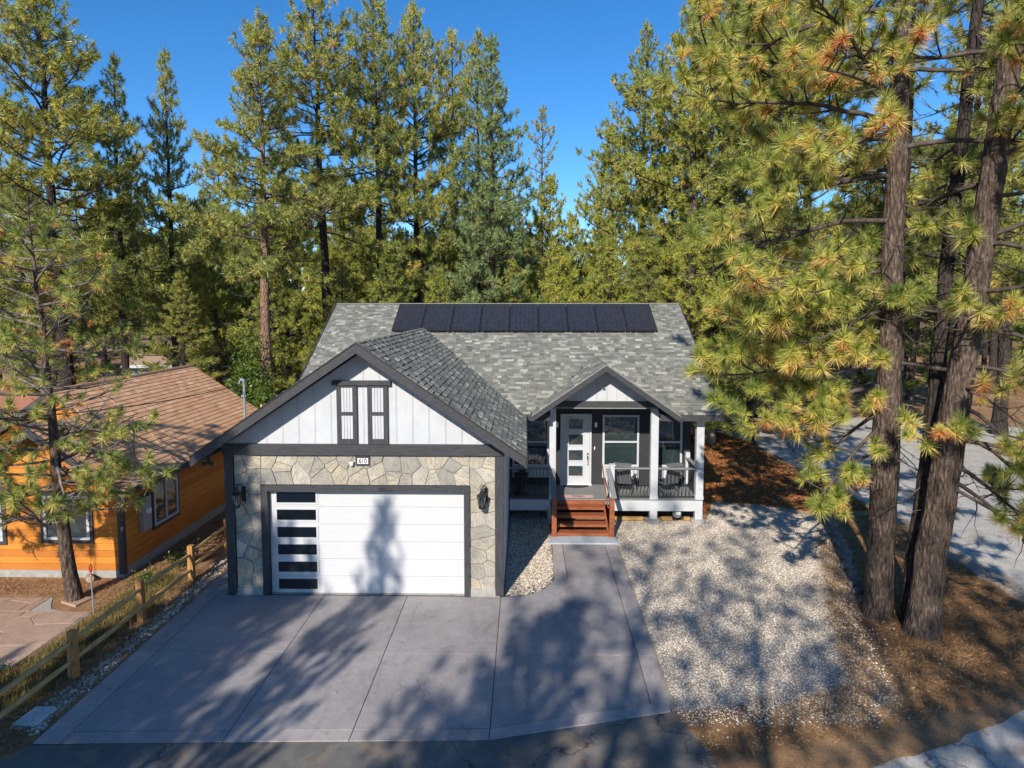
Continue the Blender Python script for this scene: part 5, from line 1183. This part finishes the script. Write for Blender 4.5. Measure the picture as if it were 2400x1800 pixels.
# ---------------- the big foreground pines on the right
def big_pine(seed, base, H, r0, lean, crown0, nl, rad, spec, bark='bark', K=150, name='p', face=None, size=.31, width=.0072):
    p = Pine(seed); r = p.r; p.stem(H, r0, lean, 28, .010, 1.22, n=70, taper=.65)
    tv = np.array(p.trunk.v); ang = np.arctan2(tv[:, 1] - np.interp(tv[:, 2], p.pts[:, 2], p.pts[:, 1]), tv[:, 0] - np.interp(tv[:, 2], p.pts[:, 2], p.pts[:, 0]))
    cx_ = np.interp(tv[:, 2], p.pts[:, 2], p.pts[:, 0]); cy_ = np.interp(tv[:, 2], p.pts[:, 2], p.pts[:, 1])
    kk = 1 + .035 * np.sin(ang * 9 + 2.2 * np.sin(tv[:, 2] * 1.7)) + .03 * np.sin(ang * 4 + tv[:, 2] * .9) + r.normal(0, .016, len(tv))
    tv[:, 0] = cx_ + (tv[:, 0] - cx_) * kk; tv[:, 1] = cy_ + (tv[:, 1] - cy_) * kk; p.trunk.v = [tuple(q_) for q_ in tv]
    az = 0
    for i in range(nl):
        q = (i + r.random()) / nl; z = crown0 + (H * .97 - crown0) * q; az += 2.4 + r.normal(0, .4)
        L = rad * (.55 + .45 * math.sin(math.pi * min(1, q * 1.3 + .25))) * (1.02 - q ** 2.5) * r.uniform(.65, 1.15)
        if face and z < face[2]:
            da = abs((az - face[0] + math.pi) % (2 * math.pi) - math.pi)
            if da < face[1]: L *= .22
        c, rr = p.at(z); p.limb(c, az, max(.5, L), .022 + .009 * L, r.uniform(-.2, .25) + .5 * q, size * r.uniform(.85, 1.05), .85, .3, .10, .45, .3, .33, .95, 3.4)
    for (z, az_, L, el, tint, dens, dead, sag, up) in spec:
        c, rr = p.at(z); p.limb(c, az_, L, .032 + .007 * L, el, size * .98, dens * .88, .25, dead + .06, up, sag, tint, 1.1, 3.6)
    for i in range(24):
        z = r.uniform(3.0, crown0 + 7); c, rr = p.at(z); p.limb(c, r.random() * 6.28, r.uniform(.6, 2.0), .016, r.uniform(-.6, .1), size, 0, .3, 1.0, .1, .6, .3, 1, 2.2)
    return p.build_meshes(name, K, width, 'needle', bark, 'twigdark', 2.1, .34, True)
PI = math.pi
left_spec = [(6.0, PI * 1.05, 4.1, .0, .38, .9, .1, .35, .3), (6.7, PI * .97, 4.3, .1, .36, .9, .1, .4, .3),
             (7.5, PI * 1.08, 4.1, .1, .36, .9, .05, .4, .3), (8.3, PI * .95, 4.6, .1, .36, .9, .05, .4, .3), (9.2, PI * 1.04, 4.4, .15, .36, .85, .05, .4, .3), (10.2, PI * .96, 4.6, .1, .36, .85, .05, .4, .3),
             (11.4, PI * 1.03, 4.6, .2, .36, .85, .05, .4, .3), (12.6, PI * .95, 4.6, .2, .36, .85, .05, .4, .3), (13.8, PI * 1.05, 4.6, .25, .36, .85, .05, .4, .3), (6.0, PI * 1.14, 2.8, .0, .5, .85, .1, .4, .3), (7.2, PI * 1.15, 3.0, .1, .5, .85, .1, .4, .3), (11.0, PI * 1.2, 3.2, .1, .5, .85, .1, .4, .3), (12, PI * 1.22, 3.6, .1, .5, .85, .1, .4, .3)]
low_spec = [(4.6, PI * 1.04, 2.7, -.55, .38, .95, .0, .35, .45), (4.1, PI * .98, 1.9, -.6, .5, .5, 1.0, .4, .3), (5.1, PI * 1.10, 2.5, -.1, .46, .95, .0, .4, .3), (5.5, PI * .98, 3.6, -.05, .42, .9, .0, .4, .3), (4.9, PI * .90, 2.6, -.5, .5, .3, 1.0, .4, .3), (3.6, PI * 1.06, 1.6, -.5, .62, .8, .0, .5, .3)]
A = big_pine(201, None, 27, .30, (-.004, 0), 6.0, 32, 4.2, left_spec + low_spec, name='big_a', face=(PI * 1.5, 1.0, 17))
place(A, (8.36, 15.4, 0), 0, 1, 'big straight pine, left trunk of the foreground pair beside the gravel', 'foreground pines')
B = big_pine(202, None, 25, .28, (.012, .006), 7.5, 34, 3.8, [], name='big_b', bark='barkdark', K=120, face=(PI * 1.5, 1.2, 18))
place(B, (8.95, 16.4, 0), 0, 1, 'dark pine trunk close behind the left foreground pine', 'foreground pines')
right_spec = [(3.6, PI * 1.75, 2.6, -.35, .45, .8, .2, .6, .2), (4.4, PI * 1.85, 3.2, -.25, .4, .85, .15, .6, .2), (5.2, PI * 1.62, 2.4, -.2, .48, .9, .1, .5, .25), (6.0, PI * 1.66, 2.2, .0, .5, .9, .05, .4, .3), (6.8, PI * 1.9, 3.4, .0, .4, .9, .1, .4, .3),
              (7.6, PI * 1.72, 2.8, .1, .48, .9, .05, .4, .3), (8.6, PI * 1.7, 3.0, .1, .45, .9, .05, .4, .3), (9.6, PI * 1.62, 2.8, .1, .5, .9, .05, .4, .3), (10.4, PI * 1.55, 2.6, .1, .55, .9, .05, .4, .3), (11.4, PI * 1.36, 3.2, .15, .5, .9, .05, .4, .3), (12.4, PI * 1.5, 3.0, .15, .55, .9, .05, .4, .3),
              (4.8, PI * 1.15, 1.6, -.1, .5, .9, .0, .4, .3), (3.9, PI * 1.95, 2.8, -.3, .3, .8, .0, .6, .3), (4.6, PI * 1.82, 2.6, -.35, .25, .8, .0, .6, .3), (3.4, PI * 1.7, 2.0, -.3, .3, .8, .0, .6, .3), (5.6, PI * 1.5, 1.3, -.2, .5, .95, .0, .4, .3), (7.0, PI * 1.3, 1.8, .1, .5, .95, .0, .4, .3)]
Cc = big_pine(203, None, 27, .325, (.095, .0), 5.5, 26, 3.9, right_spec, name='big_c', face=(PI * 1.35, 1.15, 11))
place(Cc, (8.86, 14.5, 0), 0, 1, 'big leaning pine, right trunk of the foreground pair', 'foreground pines')
D = big_pine(204, None, 23, .21, (.075, .02), 6.5, 26, 3.4, [], name='big_d', bark='barkdark', K=120, face=(PI * 1.5, 1.2, 18))
place(D, (8.95, 15.15, 0), 0, 1, 'slim dark leaning trunk behind the right foreground pine', 'foreground pines')

# ---------------- scraggly young pine at left
p = Pine(301); r = p.r; p.stem(9.9, .17, (-.052, .01), 14, .02, 1.2, n=20); az = .4
for i in range(64):
    q = (i + r.random()) / 64; z = 2.1 + (9.6 - 2.1) * q; az += 2.4 + r.normal(0, .5)
    L = 2.5 * (1 - q) ** .5 * r.uniform(.6, 1.15) + .25
    c, rr = p.at(z); dd = .30 if q > .1 else .1
    p.limb(c, az, L, .016 + .012 * L, r.uniform(-.25, .3) + .3 * q, .26, .5 if q > .2 else .85, .3, dd, .45, .25, .34, 1.0, 3.0)
for (z, az_, L) in ((2.6, PI * 1.75, 1.5), (3.0, PI * 1.35, 1.3), (3.3, PI * 1.9, 1.9), (2.9, PI * 1.1, 1.5), (4.2, PI * 1.95, 2.0)):
    c, rr = p.at(z); p.limb(c, az_, L, .03, r.uniform(-.15, .1), .25, .7, .35, .1, .35, .25, .28, 1.0, 3.0)
for k in range(60):
    z = r.uniform(3, 9); c, rr = p.at(z); a = r.random() * 6.28; d = np.array([math.cos(a), math.sin(a), 0]) * r.uniform(.3, 1.8); p.tuft(c + d + [0, 0, r.normal(.1, .2)], nrm(d + [0, 0, .4]), .12, .98)
L5 = p.build_meshes('left_pine', 120, .0062, 'needle', 'bark', 'twig', 2.0, .3, True)
place(L5, (-11.16, 15.8, 0), 0, 1, 'scraggly young pine with pale bare branches in front of the orange cabin')

# ---------------- leafy bushes behind the cabin
def bush(seed, loc, sx, sy, sz, n, label, leaf=.07):
    r = np.random.default_rng(seed); t = thing('leafy_bush', label, 'bush', loc); m = MB(); C = []
    for k in range(12):
        a = r.random() * 6.28; e = r.uniform(.5, 1.4); L = r.uniform(.5, .95)
        end = np.array([math.cos(a) * math.cos(e) * sx, math.sin(a) * math.cos(e) * sy, math.sin(e) * sz]) * L; m.tube([(0, 0, -.05), tuple(end * .5 + r.normal(0, .05, 3)), tuple(end)], [.05, .03, .008], 4); C += [end, end * .8, end * .62 + r.normal(0, .2, 3)]
    m.build('stem', 'twigdark', t, local=True); C = np.array(C)
    P = C[r.integers(0, len(C), n)] + r.normal(0, 1, (n, 3)) * np.array([sx, sy, sz]) * .16; P[:, 2] = np.abs(P[:, 2])
    d1 = nrm(r.normal(0, 1, (n, 3))); d2 = nrm(np.cross(d1, r.normal(0, 1, (n, 3)))); w = leaf * (.6 + .8 * r.random(n))[:, None]
    V = np.stack([P - d1 * w, P - d2 * w * .5, P + d1 * w, P + d2 * w * .5], 1).reshape(-1, 3)
    tt = np.repeat(np.clip(.35 + .3 * (P[:, 2] / sz - .5) + r.normal(0, .2, n), 0, 1), 4)
    o = link('foliage', raw_mesh('bush_leaves', V, 4, tt, 'leaf'), t, local=True); o['kind'] = 'stuff'
bush(401, (-13.0, 29.8, 0), 1.6, 1.2, 5.4, 9000, 'tall leafy green bush behind the back edge of the cabin roof')
bush(402, (-11.2, 29.0, 0), 1.5, 1.2, 3.8, 7000, 'leafy yellow green bush between cabin roof and reddish trunk')
bush(403, (25, 31, 0), 2.2, 1.6, 2.6, 6000, 'bright green bush across the side street at the right edge')
bush(404, (-9.6, 17.9, 0), .35, .35, .45, 900, 'small dark shrub behind the fence near the garage corner', .03)
bush(405, (-9.9, 16.6, 0), .3, .3, .4, 700, 'small dark shrub beside the fence below the cabin corner', .03)
bush(406, (-10.7, 12.35, 0), .25, .25, .35, 600, 'small dark shrub at the near corner of the flagstone patio', .03)
